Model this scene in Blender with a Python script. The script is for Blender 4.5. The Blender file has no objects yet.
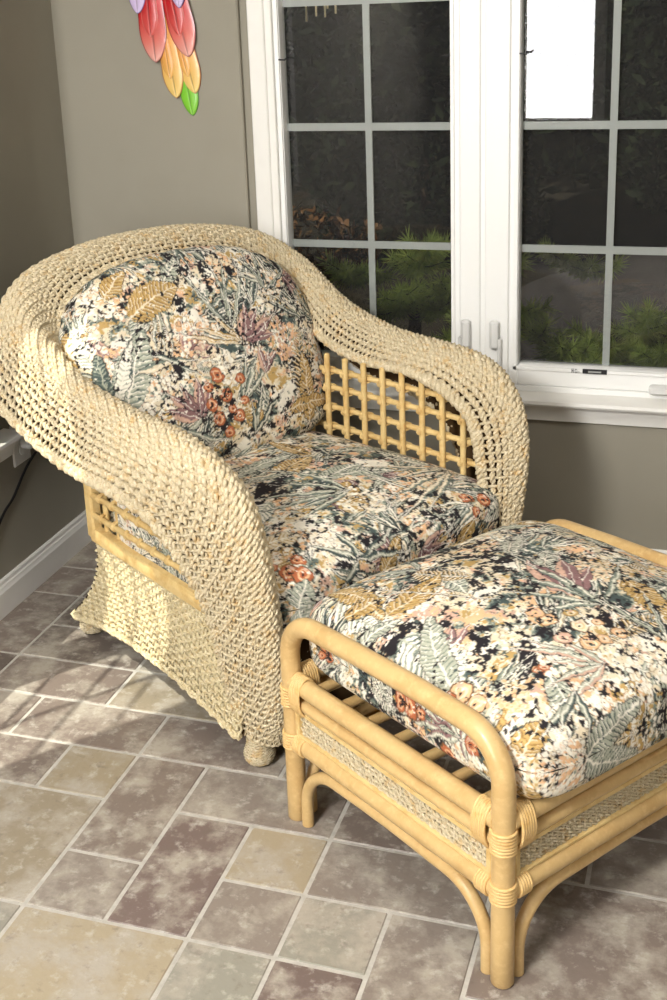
import bpy, math, random
import numpy as np
from mathutils import Matrix, Vector
rng = np.random.default_rng(7); random.seed(7)
COL = bpy.context.scene.collection
PI = math.pi

def lin(c):
    return tuple(((v/255)/12.92 if v/255 <= .04045 else ((v/255+.055)/1.055)**2.4) for v in c)
# ------------------------------------------------------------------ materials
def mat(name, rgb, rough=.5, spec=.5, noise=None, bump=None, coat=0, attr=None, metal=0):
    m = bpy.data.materials.new(name); m.use_nodes = True
    nt = m.node_tree; b = nt.nodes['Principled BSDF']
    b.inputs['Base Color'].default_value = lin(rgb)+(1,)
    b.inputs['Roughness'].default_value = rough
    b.inputs['Specular IOR Level'].default_value = spec
    b.inputs['Coat Weight'].default_value = coat
    b.inputs['Metallic'].default_value = metal
    tc = nt.nodes.new('ShaderNodeTexCoord')
    base = None
    if attr:
        a = nt.nodes.new('ShaderNodeAttribute'); a.attribute_name = attr
        nt.links.new(a.outputs['Color'], b.inputs['Base Color']); base = a.outputs['Color']
    for (scale, rgb2, lo, hi, detail, stretch) in (noise or []):
        mp = nt.nodes.new('ShaderNodeMapping'); mp.inputs['Scale'].default_value = stretch
        nt.links.new(tc.outputs['Object'], mp.inputs['Vector'])
        n = nt.nodes.new('ShaderNodeTexNoise'); n.inputs['Scale'].default_value = scale
        n.inputs['Detail'].default_value = detail; n.inputs['Roughness'].default_value = .65
        nt.links.new(mp.outputs[0], n.inputs['Vector'])
        r = nt.nodes.new('ShaderNodeMapRange'); r.inputs[1].default_value = lo; r.inputs[2].default_value = hi
        nt.links.new(n.outputs['Fac'], r.inputs[0])
        mx = nt.nodes.new('ShaderNodeMix'); mx.data_type = 'RGBA'
        nt.links.new(r.outputs[0], mx.inputs[0])
        if base is None: mx.inputs[6].default_value = lin(rgb)+(1,)
        else: nt.links.new(base, mx.inputs[6])
        mx.inputs[7].default_value = lin(rgb2)+(1,)
        base = mx.outputs[2]
        nt.links.new(base, b.inputs['Base Color'])
    if bump:
        sc, st = bump
        n = nt.nodes.new('ShaderNodeTexNoise'); n.inputs['Scale'].default_value = sc; n.inputs['Detail'].default_value = 5
        nt.links.new(tc.outputs['Object'], n.inputs['Vector'])
        bp = nt.nodes.new('ShaderNodeBump'); bp.inputs['Strength'].default_value = st; bp.inputs['Distance'].default_value = .003
        nt.links.new(n.outputs['Fac'], bp.inputs['Height']); nt.links.new(bp.outputs[0], b.inputs['Normal'])
    return m
ONE = (1,1,1)
M = {}
M['rope'] = mat('seagrass', (198,184,154), .75, .2, [(38,(196,164,112),.52,.72,4,ONE),(120,(220,208,182),.50,.72,2,ONE),(260,(150,120,80),.58,.76,2,ONE)])
M['gap_shade'] = mat('weave_gap_shade', (74,56,36), .9, .1)  # dark sheet below the ropes, shade of the weave gaps put into colour
M['skirt'] = mat('seagrass_pale', (206,192,156), .75, .2, [(60,(190,166,118),.5,.75,4,ONE),(150,(230,220,192),.52,.74,2,ONE),(260,(150,124,84),.60,.78,2,ONE)])
M['rattan'] = mat('rattan_pole', (206,174,120), .38, .45, [(9,(190,153,98),.45,.75,4,(1,1,1)),(60,(218,188,134),.5,.8,3,(1,1,1))], (60,.12), coat=.15)
M['cane'] = mat('cane_wrap', (220,186,128), .42, .4, [(80,(204,160,92),.5,.75,3,ONE)])
M['rattan_lt'] = mat('rattan_pale', (220,192,134), .45, .35, [(30,(198,158,94),.45,.75,3,ONE)])
M['fabric'] = mat('printed_cotton', (230,220,200), .8, .2, None, (500,.25), attr='print')
M['wall'] = mat('wall_paint', (150,145,132), .72, .25, [(3,(146,141,128),.4,.7,3,ONE)], (220,.06))
M['trim'] = mat('white_trim', (232,230,225), .42, .4, [(5,(224,222,217),.5,.8,3,ONE)])
M['vinyl'] = mat('white_vinyl', (240,240,238), .35, .45)
M['muntin'] = mat('grille_bar', (160,162,160), .45, .4)
M['ceil'] = mat('ceiling_paint', (225,222,214), .9, .1)
M['tile'] = mat('stone_tile', (150,140,125), .42, .42, [(9,(170,162,150),.46,.62,14,ONE),(30,(188,182,172),.54,.72,12,ONE),(34,(108,98,90),.56,.82,10,ONE)], (60,.35), attr='tile')
M['grout'] = mat('grout', (192,188,180), .9, .1, [(40,(168,164,156),.4,.75,4,ONE)])
M['cord'] = mat('black_cord', (18,18,20), .5, .4)
M['dark'] = mat('dark_metal', (25,25,28), .5, .4)
M['handle'] = mat('handle_white', (222,222,220), .35, .5)
M['deck'] = mat('deck_wood', (96,70,42), .8, .2)
M['needle'] = mat('pine_needle_flashlit', (178,194,96), .6, .3, [(14,(128,150,66),.4,.7,3,ONE)])  # flash light on the needles put into a brighter green
M['bark'] = mat('bark', (60,48,38), .9, .1, [(20,(40,34,28),.4,.7,3,ONE)])
M['hedge'] = mat('dark_foliage', (20,26,16), .9, .05, [(5,(40,46,28),.5,.75,3,ONE)])
M['soil'] = mat('soil', (26,24,20), .95, .05, [(6,(40,36,28),.4,.7,5,ONE)])
M['rock'] = mat('boulder', (50,47,46), .95, .05, [(8,(34,32,31),.4,.7,6,ONE)], (30,.5))
M['rust_leaf'] = mat('rust_foliage', (92,62,36), .8, .1, [(14,(80,60,34),.4,.7,3,ONE)])

def glass_mat():
    m = bpy.data.materials.new('window_glass'); m.use_nodes = True; nt = m.node_tree
    for n in list(nt.nodes): nt.nodes.remove(n)
    o = nt.nodes.new('ShaderNodeOutputMaterial'); t = nt.nodes.new('ShaderNodeBsdfTransparent')
    g = nt.nodes.new('ShaderNodeBsdfGlossy'); g.inputs['Roughness'].default_value = .01
    t.inputs['Color'].default_value = (.93,.95,.94,1)
    lw = nt.nodes.new('ShaderNodeLayerWeight'); lw.inputs['Blend'].default_value = .5
    pw = nt.nodes.new('ShaderNodeMath'); pw.operation = 'POWER'; pw.inputs[1].default_value = 4.5
    nt.links.new(lw.outputs['Facing'], pw.inputs[0])
    f = nt.nodes.new('ShaderNodeMath'); f.operation = 'MULTIPLY_ADD'; f.inputs[1].default_value = .85; f.inputs[2].default_value = .055
    nt.links.new(pw.outputs[0], f.inputs[0])
    mx = nt.nodes.new('ShaderNodeMixShader')
    nt.links.new(f.outputs[0], mx.inputs[0]); nt.links.new(t.outputs[0], mx.inputs[1]); nt.links.new(g.outputs[0], mx.inputs[2])
    nt.links.new(mx.outputs[0], o.inputs[0]); return m
M['glass'] = glass_mat()
def screen_mat():
    m = bpy.data.materials.new('insect_screen'); m.use_nodes = True; nt = m.node_tree
    for n in list(nt.nodes): nt.nodes.remove(n)
    o = nt.nodes.new('ShaderNodeOutputMaterial'); t = nt.nodes.new('ShaderNodeBsdfTransparent')
    g = nt.nodes.new('ShaderNodeBsdfDiffuse'); g.inputs['Color'].default_value = lin((92,92,96))+(1,)
    mx = nt.nodes.new('ShaderNodeMixShader'); mx.inputs[0].default_value = .16
    nt.links.new(t.outputs[0], mx.inputs[1]); nt.links.new(g.outputs[0], mx.inputs[2])
    nt.links.new(mx.outputs[0], o.inputs[0]); return m
M['screen'] = screen_mat()
def emit(name, rgb, s):
    m = bpy.data.materials.new(name); m.use_nodes = True; b = m.node_tree.nodes['Principled BSDF']
    b.inputs['Base Color'].default_value = lin(rgb)+(1,); b.inputs['Emission Color'].default_value = lin(rgb)+(1,)
    b.inputs['Emission Strength'].default_value = s; return m

# ------------------------------------------------------------------ mesh building
class MB:
    def __init__(s): s.v=[]; s.f=[]; s.n=0; s.mi=[]; s.c=[]
    def add(s, V, F, mi=0, col=None):
        V = np.asarray(V, float).reshape(-1,3); F = np.asarray(F, int)
        s.v.append(V); s.f.append(F+s.n); s.n += len(V); s.mi.append(np.full(len(F), mi))
        s.c.append(np.tile(np.array(col if col is not None else (1,1,1)), (len(V),1)) if np.ndim(col) < 2 else col)
    def quads_grid(s, P, mi=0, wrapu=False, wrapv=False, col=None, flip=False):
        P = np.asarray(P); a, b = P.shape[:2]
        I = np.arange(a*b).reshape(a,b)
        if wrapu: I = np.concatenate([I, I[:, :1]], 1)
        if wrapv: I = np.concatenate([I, I[:1]], 0)
        F = np.stack([I[:-1,:-1], I[:-1,1:], I[1:,1:], I[1:,:-1]], -1).reshape(-1,4)
        if flip: F = F[:, ::-1]
        s.add(P.reshape(-1,3), F, mi, col)
    def box(s, lo, hi, mi=0, bev=0, col=None):
        x0,y0,z0 = lo; x1,y1,z1 = hi
        if bev <= 0:
            V = [(x0,y0,z0),(x1,y0,z0),(x1,y1,z0),(x0,y1,z0),(x0,y0,z1),(x1,y0,z1),(x1,y1,z1),(x0,y1,z1)]
            s.add(V, [(0,3,2,1),(4,5,6,7),(0,1,5,4),(1,2,6,5),(2,3,7,6),(3,0,4,7)], mi, col)
        else:
            b = bev
            rings = []
            for (z,i) in ((z0,b),(z0+b,0),(z1-b,0),(z1,b)):
                c = b if i == 0 else b*1.0
                X0,X1,Y0,Y1 = x0+i,x1-i,y0+i,y1-i
                rings.append([(X0+b,Y0,z),(X1-b,Y0,z),(X1,Y0+b,z),(X1,Y1-b,z),(X1-b,Y1,z),(X0+b,Y1,z),(X0,Y1-b,z),(X0,Y0+b,z)])
            V = np.array(rings).reshape(-1,3); F=[]
            for k in range(3):
                for j in range(8): F.append((k*8+j, k*8+(j+1)%8, (k+1)*8+(j+1)%8, (k+1)*8+j))
            for (q,o) in ((0,1),(24,0)):
                r = [q+j for j in range(8)]
                if o: r = r[::-1]
                for t in range(3): F.append((r[0], r[1+2*t], r[2+2*t], r[(3+2*t)%8]))
            s.add(V, F, mi, col)
    def tube(s, P, r, n=8, mi=0, caps=True, closed=False, N0=None, col=None):
        P = np.asarray(P, float); m = len(P)
        if closed: T = np.roll(P,-1,0)-np.roll(P,1,0)
        else: T = np.gradient(P, axis=0)
        T /= np.linalg.norm(T,axis=1)[:,None]+1e-12
        N = np.zeros_like(P); a = np.array(N0 if N0 is not None else ((0,0,1) if abs(T[0,2])<.8 else (1,0,0)), float)
        for i in range(m):
            a = a - T[i]*(a@T[i]); a = a/(np.linalg.norm(a)+1e-12); N[i] = a
        B = np.cross(T,N); rr = np.broadcast_to(np.asarray(r,float),(m,))
        th = np.arange(n)*2*PI/n
        V = P[:,None]+rr[:,None,None]*(np.cos(th)[None,:,None]*N[:,None]+np.sin(th)[None,:,None]*B[:,None])
        s.quads_grid(V, mi, wrapu=True, wrapv=closed, col=col)
        if caps and not closed:
            for idx, sg in ((0,1),(m-1,-1)):
                c = P[idx] - sg*T[idx]*rr[idx]*.35
                ring = V[idx]; mid = c + (ring-P[idx])*.55
                VV = np.vstack([ring, mid, c[None]])
                F = [(j,(j+1)%n,n+(j+1)%n,n+j) for j in range(n)]
                F2 = [(n+j,n+(j+1)%n,2*n,2*n) for j in range(n)]
                s.add(VV, F, mi, col)
                s.add(VV, F2, mi, col)
    def build(s, name, mats, parent=None, smooth=True, attr=None):
        me = bpy.data.meshes.new(name)
        V = np.vstack(s.v); F = np.vstack(s.f)
        if parent is not None and parent.name.startswith('wicker_armchair'): V = AF(V)
        mi = np.concatenate(s.mi)
        tri = F[:,2] == F[:,3]
        nl = np.where(tri,3,4); tot = int(nl.sum())
        me.vertices.add(len(V)); me.vertices.foreach_set('co', V.ravel())
        me.loops.add(tot)
        mask = np.ones(F.shape, bool); mask[tri,3] = False
        me.loops.foreach_set('vertex_index', F[mask].astype(np.int32))
        me.polygons.add(len(F)); st = np.concatenate([[0],np.cumsum(nl)[:-1]])
        me.polygons.foreach_set('loop_start', st.astype(np.int32))
        me.polygons.foreach_set('material_index', mi.astype(np.int32))
        me.polygons.foreach_set('use_smooth', np.full(len(F), smooth))
        me.update(calc_edges=True); me.validate()
        if attr:
            c = np.vstack(s.c); ca = me.color_attributes.new(attr, 'FLOAT_COLOR', 'POINT')
            ca.data.foreach_set('color', np.hstack([c, np.ones((len(c),1))]).astype(np.float32).ravel())
        for m in (mats if isinstance(mats,(list,tuple)) else [mats]): me.materials.append(m)
        o = bpy.data.objects.new(name, me); COL.objects.link(o)
        if parent is not None: o.parent = parent
        if not smooth: pass
        return o
def crisp(o, ang=40):
    me = o.data; me.polygons.foreach_set('use_smooth', [True]*len(me.polygons))
    me.set_sharp_from_angle(angle=math.radians(ang)); return o
def tag(o, label=None, cat=None, group=None, kind=None):
    if label: o['label'] = label
    if cat: o['category'] = cat
    if group: o['group'] = group
    if kind: o['kind'] = kind
    return o
def empty(name, loc=(0,0,0), rz=0):
    o = bpy.data.objects.new(name, None); COL.objects.link(o); o.location = loc; o.rotation_euler = (0,0,rz)
    o.empty_display_size = .1; return o
def smooth_path(P, n):
    """Catmull-Rom through control points, resampled evenly by arc length."""
    P = np.asarray(P, float); Q = np.vstack([2*P[0]-P[1], P, 2*P[-1]-P[-2]]); out=[]
    for i in range(1, len(Q)-2):
        t = np.linspace(0,1,24,endpoint=False)[:,None]
        p0,p1,p2,p3 = Q[i-1],Q[i],Q[i+1],Q[i+2]
        out.append(.5*((2*p1)+(p2-p0)*t+(2*p0-5*p1+4*p2-p3)*t**2+(3*p1-p0-3*p2+p3)*t**3))
    out.append(P[-1:]); R = np.vstack(out)
    s = np.concatenate([[0],np.cumsum(np.linalg.norm(np.diff(R[:, :3],axis=0),axis=1))])
    q = np.linspace(0,s[-1],n)
    return np.stack([np.interp(q,s,R[:,k]) for k in range(R.shape[1])],1)
def bil(G, V, U):
    """bilinear sample of grid G[v,u] at float indices"""
    nv, nu = G.shape[:2]
    V = np.clip(V,0,nv-1.0001); U = np.clip(U,0,nu-1.0001)
    i = V.astype(int); j = U.astype(int); a = (V-i)[...,None]; b = (U-j)[...,None]
    return (G[i,j]*(1-a)*(1-b)+G[i+1,j]*a*(1-b)+G[i,j+1]*(1-a)*b+G[i+1,j+1]*a*b)
def grid_normals(G):
    dv = np.gradient(G,axis=0); du = np.gradient(G,axis=1); N = np.cross(du,dv)
    return N/(np.linalg.norm(N,axis=2)[...,None]+1e-12)
def weave(mb, G, rows, pitch, r, amp, sides=5, flip=1, u0=0., u1=1., edges=True, mi=0, under=1, per=5, twist=2.6, fill=.43):
    """rope rows woven along v over and under stakes laid along u"""
    nv, nu = G.shape[:2]; Nn = grid_normals(G)*flip
    mid = G[:, nu//2]; s = np.concatenate([[0],np.cumsum(np.linalg.norm(np.diff(mid,axis=0),axis=1))])
    K = max(4, int(s[-1]/pitch)); m = K*per
    sv = np.linspace(0, s[-1], m+1); vv = np.interp(sv, s, np.arange(nv)); ph = np.linspace(0, K*PI, m+1)
    def rope(u, j, rr, am, tw=twist):
        uu = np.full(m+1, u*(nu-1)); P = bil(G,vv,uu); N = bil(Nn,vv,uu)
        N /= np.linalg.norm(N,axis=1)[:,None]+1e-12
        T = np.gradient(P,axis=0); T /= np.linalg.norm(T,axis=1)[:,None]+1e-12
        S = np.cross(T,N); C = P+N*(am*np.cos(ph+PI*j))[:,None]
        C += S*(rng.normal(0,rr*.10,m+1))[:,None]
        rl = np.interp(vv, np.arange(nv), np.linalg.norm(np.diff(G,axis=1),axis=2).sum(1))*(u1-u0)/rows
        rl = np.clip(rl*fill, .0030, .0105)*(rr/r); jr = rl*(1+.10*rng.normal(0,1,m+1))
        for k in (0,1):
            a = ph*tw/1.0 + PI*k + j*1.7
            Q = C + (rl*.52)[:,None]*(np.cos(a)[:,None]*N+np.sin(a)[:,None]*S)
            TT = np.gradient(Q,axis=0); TT /= np.linalg.norm(TT,axis=1)[:,None]+1e-12
            th = np.arange(sides)*2*PI/sides
            n2 = N-TT*(N*TT).sum(1)[:,None]; n2 /= np.linalg.norm(n2,axis=1)[:,None]+1e-12; b2 = np.cross(TT,n2)
            V = Q[:,None]+(jr*.60)[:,None,None]*(np.cos(th)[None,:,None]*n2[:,None]+np.sin(th)[None,:,None]*b2[:,None])
            mb.quads_grid(V, mi, wrapu=True)
    for j in range(rows):
        u = u0+(u1-u0)*(j+.5)/rows
        rope(u, j, r, amp)
    if edges:
        rope(u0, 0, r*1.45, r*.35); rope(u1, 1, r*1.45, r*.35)
    un = np.linspace(u0,u1,rows*2+1)
    for k in range(K):
        q = np.interp((k+.0)/K*s[-1], s, np.arange(nv))
        V_ = np.full(len(un), q); P = bil(G,V_,un*(nu-1)); N = bil(Nn,V_,un*(nu-1))
        off = -amp*.8*np.cos(k*PI+PI*(un-u0)/(u1-u0)*rows-PI*.5)*1.0
        mb.tube(P+N*off[:,None], r*.5, 4, mi, caps=False)
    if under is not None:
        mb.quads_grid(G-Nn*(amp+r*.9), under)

# ================================================================== ROOM
XW, YW, H = -1.185, 1.50, 2.50
XR, YB = 3.3, -3.2
S = .17
def struct(o, label=None): o['kind'] = 'structure'; return o

# floor: tiles of three sizes in a modular pattern
def build_floor():
    palette = dict(br=(124,112,104), pl=(114,99,94), be=(160,148,126), gg=(142,139,128), tn=(148,137,118), gy=(134,124,116), dk=(106,96,89))
    known = [(-1,0,1,1,'be'),(-1,-1,1,1,'gy'),(0,-1,1,1,'gg'),(-2,-1,1,2,'pl'),(-3,-1,1,1,'gy'),(-3,0,1,2,'br'),(-4,1,1,1,'be'),(-5,-1,2,2,'tn'),
      (-3,-3,2,2,'be'),(-4,-2,1,1,'gg'),(-1,-2,1,1,'gg'),(0,-3,1,2,'pl'),(0,0,2,1,'gy'),(1,-2,1,2,'gy'),(2,-1,2,2,'br'),(-2,1,2,1,'gy'),(0,1,2,1,'br'),
      (2,1,1,1,'br'),(3,1,2,1,'gy'),(-5,2,2,1,'br'),(-3,2,2,1,'br'),(-1,2,2,1,'dk'),(-7,2,2,1,'br'),(-6,1,2,1,'br'),(-6,3,2,1,'br'),(-4,3,2,1,'tn'),(-8,3,2,1,'dk'),
      (-6,4,2,1,'dk'),(-8,4,2,2,'br'),(-6,5,2,1,'dk'),(-8,6,2,1,'br'),(-6,6,2,2,'dk'),(-5,0,1,1,'gy'),(-1,3,2,1,'br'),(-2,3,1,2,'br')]
    i0,i1,j0,j1 = -8,20,-19,9
    occ = {}; tiles=[]
    def free(i,j,w,h): return all((a,b) not in occ and i0<=a<i1 and j0<=b<j1 for a in range(i,i+w) for b in range(j,j+h))
    def put(i,j,w,h,c):
        for a in range(i,i+w):
            for b in range(j,j+h): occ[(a,b)] = 1
        tiles.append((i,j,w,h,c))
    for t in known:
        if free(*t[:4]): put(*t)
    R = random.Random(3)
    for j in range(j1-1, j0-1, -1):
        for i in range(i0,i1):
            if (i,j) in occ: continue
            opts = [(2,2),(2,1),(1,2),(1,1),(2,1)]; R.shuffle(opts)
            for (w,h) in opts+[(1,1)]:
                if free(i,j-h+1,w,h): put(i,j-h+1,w,h,R.choice(list(palette))); break
    mb = MB(); g = .0042; R2 = random.Random(5)
    for (i,j,w,h,c) in tiles:
        x0,x1 = max(i*S+g,XW), min((i+w)*S-g,XR); y0,y1 = max(j*S+g,YB), min((j+h)*S-g,YW)
        if x1-x0 < .01 or y1-y0 < .01: continue
        f = R2.uniform(.93,1.06); colr = np.array(lin(palette[c]))*f
        mb.box((x0,y0,-.008),(x1,y1,0), 0, .0018, col=colr)
    mb.box((XW-.1,YB-.1,-.05),(XR+.1,YW+.1,-.0022), 1, col=(1,1,1))
    o = mb.build('floor', [M['tile'],M['grout']], attr='tile'); crisp(o, 30)
    struct(o)
build_floor()

def wall_with_holes(name, axis, pos, a0, a1, z0, z1, holes, th, m, sign):
    """vertical wall slab perpendicular to axis, thickness th going outwards (sign)"""
    mb = MB(); As = sorted({a0,a1,*[h[0] for h in holes],*[h[1] for h in holes]}); Zs = sorted({z0,z1,*[h[2] for h in holes],*[h[3] for h in holes]})
    for i in range(len(As)-1):
        for k in range(len(Zs)-1):
            ca=(As[i]+As[i+1])/2; cz=(Zs[k]+Zs[k+1])/2
            if any(h[0]<ca<h[1] and h[2]<cz<h[3] for h in holes): continue
            p0,p1 = sorted((pos,pos+sign*th))
            if axis=='x': mb.box((p0,As[i],Zs[k]),(p1,As[i+1],Zs[k+1]))
            else: mb.box((As[i],p0,Zs[k]),(As[i+1],p1,Zs[k+1]))
    o = mb.build(name, m, smooth=False); return struct(o)
WX0, WX1, WZ0, WZ1 = -.545, 1.07, .545, 2.05      # front window unit opening
wall_with_holes('wall_back','y',YW,-.64,XR,0,H,[(WX0,WX1,WZ0,WZ1)],.12,M['wall'],1)
mb = MB(); mb.box((XW-.1,YW-.018,0),(-.614,YW,H),bev=.004); struct(crisp(mb.build('wall_corner', M['wall']),30)); bpy.data.objects['wall_corner'].name='wall_back_corner'
sunwin = [(-.42,.86,.55,2.42)]
wall_with_holes('wall_left','x',XW,YB,YW+.1,0,H,sunwin,.12,M['wall'],-1)
wall_with_holes('wall_right','x',XR,YB,YW,0,H,[],.12,M['wall'],1)
assumed_rearwin = (-.575,-.155,.785,2.1)  # opening of an assumed rear window, placed to suit the glass reflection
wall_with_holes('wall_front','y',YB,XW,XR,0,H,[assumed_rearwin],.12,M['wall'],-1)
mb = MB(); mb.box((XW-.1,YB-.1,H),(XR+.1,YW+.1,H+.1)); struct(mb.build('ceiling', M['ceil'], smooth=False))

# baseboards: moulded profile swept along a wall
def baseboard(name, p0, p1, nrm):
    prof = [(0,0),(.016,0),(.016,.004),(.015,.070),(.012,.076),(.011,.084),(.008,.088),(.007,.097),(.003,.102),(0,.102)]
    mb = MB(); p0=np.array(p0,float); p1=np.array(p1,float); n=np.array(nrm,float)
    G = np.array([[p+n*a+np.array([0,0,b]) for a,b in prof] for p in (p0,p1)])
    mb.quads_grid(G); return struct(crisp(mb.build(name, M['trim']),25))
baseboard('baseboard_left',(XW,YB,0),(XW,YW-.018,0),(1,0,0))
baseboard('baseboard_back_corner',(XW,YW-.018,0),(-.614,YW-.018,0),(0,-1,0))
baseboard('baseboard_back',(-.614,YW,0),(XR,YW,0),(0,-1,0))

# ------------------------------------------------------------------ the casement window
def front_window():
    root = empty('window_1', (0,YW,0)); struct(root)
    # inside casing board at the left, with a stepped face
    mb = MB(); mb.box((-.588,-.020,.53),(-.540,.004,2.13),bev=.003); mb.box((-.545,-.012,.55),(-.520,.05,2.1),bev=.002)
    mb.box((1.07,-.020,.53),(1.125,.004,2.13),bev=.003); mb.box((-.6,-.020,2.05),(1.125,.004,2.13),bev=.003)
    mb.box((1.045,-.012,.55),(1.07,.05,2.1),bev=.002)
    crisp(mb.build('casing', M['trim'], root))
    # frame: jambs and the wide centre mullion with grooves
    mb = MB()
    mb.box((-.545,.0,.545),(-.525,.10,2.05)); mb.box((1.05,.0,.545),(1.07,.10,2.05))
    mb.box((-.545,.0,2.02),(1.07,.10,2.05)); mb.box((-.545,.0,.545),(1.07,.10,.562),bev=.002)
    mb.box((-.005,-.004,.55),(.052,.09,2.04),bev=.003); mb.box((.052,.003,.55),(.064,.09,2.04)); mb.box((.064,-.004,.55),(.130,.09,2.04),bev=.003)
    crisp(mb.build('frame', M['vinyl'], root))
    def sash(x0,x1,name):
        # x0,x1: glass limits
        z0, z1 = .620, 1.97; mb = MB(); w=.027
        mb.box((x0-w,.002,z0-.058),(x0,.055,z1+.04),bev=.003); mb.box((x1,.002,z0-.058),(x1+w,.055,z1+.04),bev=.003)
        mb.box((x0,.002,z0-.058),(x1,.055,z0),bev=.003); mb.box((x0,.002,z1),(x1,.055,z1+.04),bev=.003)
        # glazing bead
        for a in ((x0-.012,x0-.002),(x1+.002,x1+.012)): mb.box((a[0],-.003,z0-.012),(a[1],.004,z1+.012),bev=.001)
        mb.box((x0-.012,-.003,z0-.012),(x1+.012,.004,z0-.002),bev=.001)
        s = crisp(mb.build('sash', M['vinyl'], root))
        m2 = MB(); xm = (x0+x1)/2
        m2.box((xm-.0095,.040,z0),(xm+.0095,.046,z1))
        for z in (.942,1.272,1.607): m2.box((x0,.0405,z-.0105),(x1,.0455,z+.0105))
        crisp(m2.build('grille', M['muntin'], s))
        g = MB(); g.add([(x0-.003,.037,z0-.003),(x1+.003,.037,z0-.003),(x1+.003,.037,z1+.003),(x0-.003,.037,z1+.003)],[(0,1,2,3)]); g.build('glass_pane', M['glass'], s, smooth=False)
        c = MB(); c.add([(x0,.060,z0),(x1,.060,z0),(x1,.060,z1),(x0,.060,z1)],[(0,1,2,3)]); c.build('insect_screen', M['screen'], s, smooth=False)
        for zc in (1.46,):
            k = MB(); k.tube([(x0-.002,-.004,zc),(x0+.016,-.006,zc-.001),(x0+.02,-.006,zc+.003)],.0022,6); k.build('screen_pin', M['dark'], s)
        k = MB(); k.tube([(x1+.002,-.004,1.46),(x1-.016,-.006,1.459)],.0022,6); k.build('screen_pin', M['dark'], s)
        return s
    sl = sash(-.504,-.031,'l'); sr = sash(.156,.628,'r')
    # lever locks
    for (xc, par) in ((.013, sl),(.093, sr)):
        mb = MB(); mb.box((xc-.013,-.020,.665),(xc+.013,-.002,.748),bev=.005); mb.box((xc-.008,-.026,.672),(xc+.013,-.018,.742),bev=.003)
        h = crisp(mb.build('lock_handle', M['handle'], root))
        m2 = MB(); m2.box((xc+(.010 if xc>.05 else -.020),-.022,.618),(xc+(.020 if xc>.05 else -.011),-.004,.700),bev=.003)
        crisp(m2.build('lever', M['handle'], h))
    # small latch plate at the sash foot with a sticker
    mb = MB(); mb.box((.335,-.006,.6075),(.400,.001,.6195),bev=.0005); crisp(mb.build('latch_plate', M['dark'], root))
    mb = MB(); mb.box((.350,-.0076,.6115),(.385,-.0055,.6160)); mb.build('latch_slide', M['muntin'], root, smooth=False)
    # 'PG' style marks next to the plate, as strokes
    mb = MB()
    def st(pts): mb.tube([(.306+x*.0075,-.0042,.608+z*.011) for x,z in pts],.0008,4,caps=False)
    st([(0,0),(0,1),(.7,.95),(.75,.6),(.1,.5)]); st([(.35,.5),(.8,0)]); st([(1.9,.85),(1.4,1),(1.1,.5),(1.4,0),(1.9,.1),(1.9,.5),(1.6,.5)]); st([(2.3,.3),(2.8,.3)])
    mb.build('maker_mark', M['dark'], root)
    # crank housing at lower right
    mb = MB(); mb.box((.512,-.035,.565),(.66,.0,.588),bev=.005); mb.tube([(.60,-.03,.59),(.63,-.04,.60),(.66,-.04,.597)],.006,8)
    crisp(mb.build('crank', M['handle'], root))
    # second right-hand sash beyond the picture edge
    mb = MB(); mb.box((.655,.0,.545),(1.05,.05,2.05)); mb.build('side_panel', M['vinyl'], root, smooth=False)
    return root
front_window()
# window stool and apron
mb = MB()
prof = [(.02,.548),(-.055,.541),(-.062,.538),(-.064,.530),(-.060,.523),(-.052,.521),(-.040,.519),(-.036,.512),(-.030,.498),(-.022,.480),(-.020,.470),(0,.468)]
G = np.array([[(x,YW+a,b) for a,b in prof] for x in (-.615,1.16)]); mb.quads_grid(G)
for k in (0,1):
    p = G[k]; c = p.mean(0)
    mb.add(np.vstack([p,c[None]]), [(i,i+1,len(p),len(p)) for i in range(len(p)-1)])
o = crisp(mb.build('trim_1', M['trim']),25); struct(o); o.name='trim_1'

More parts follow.
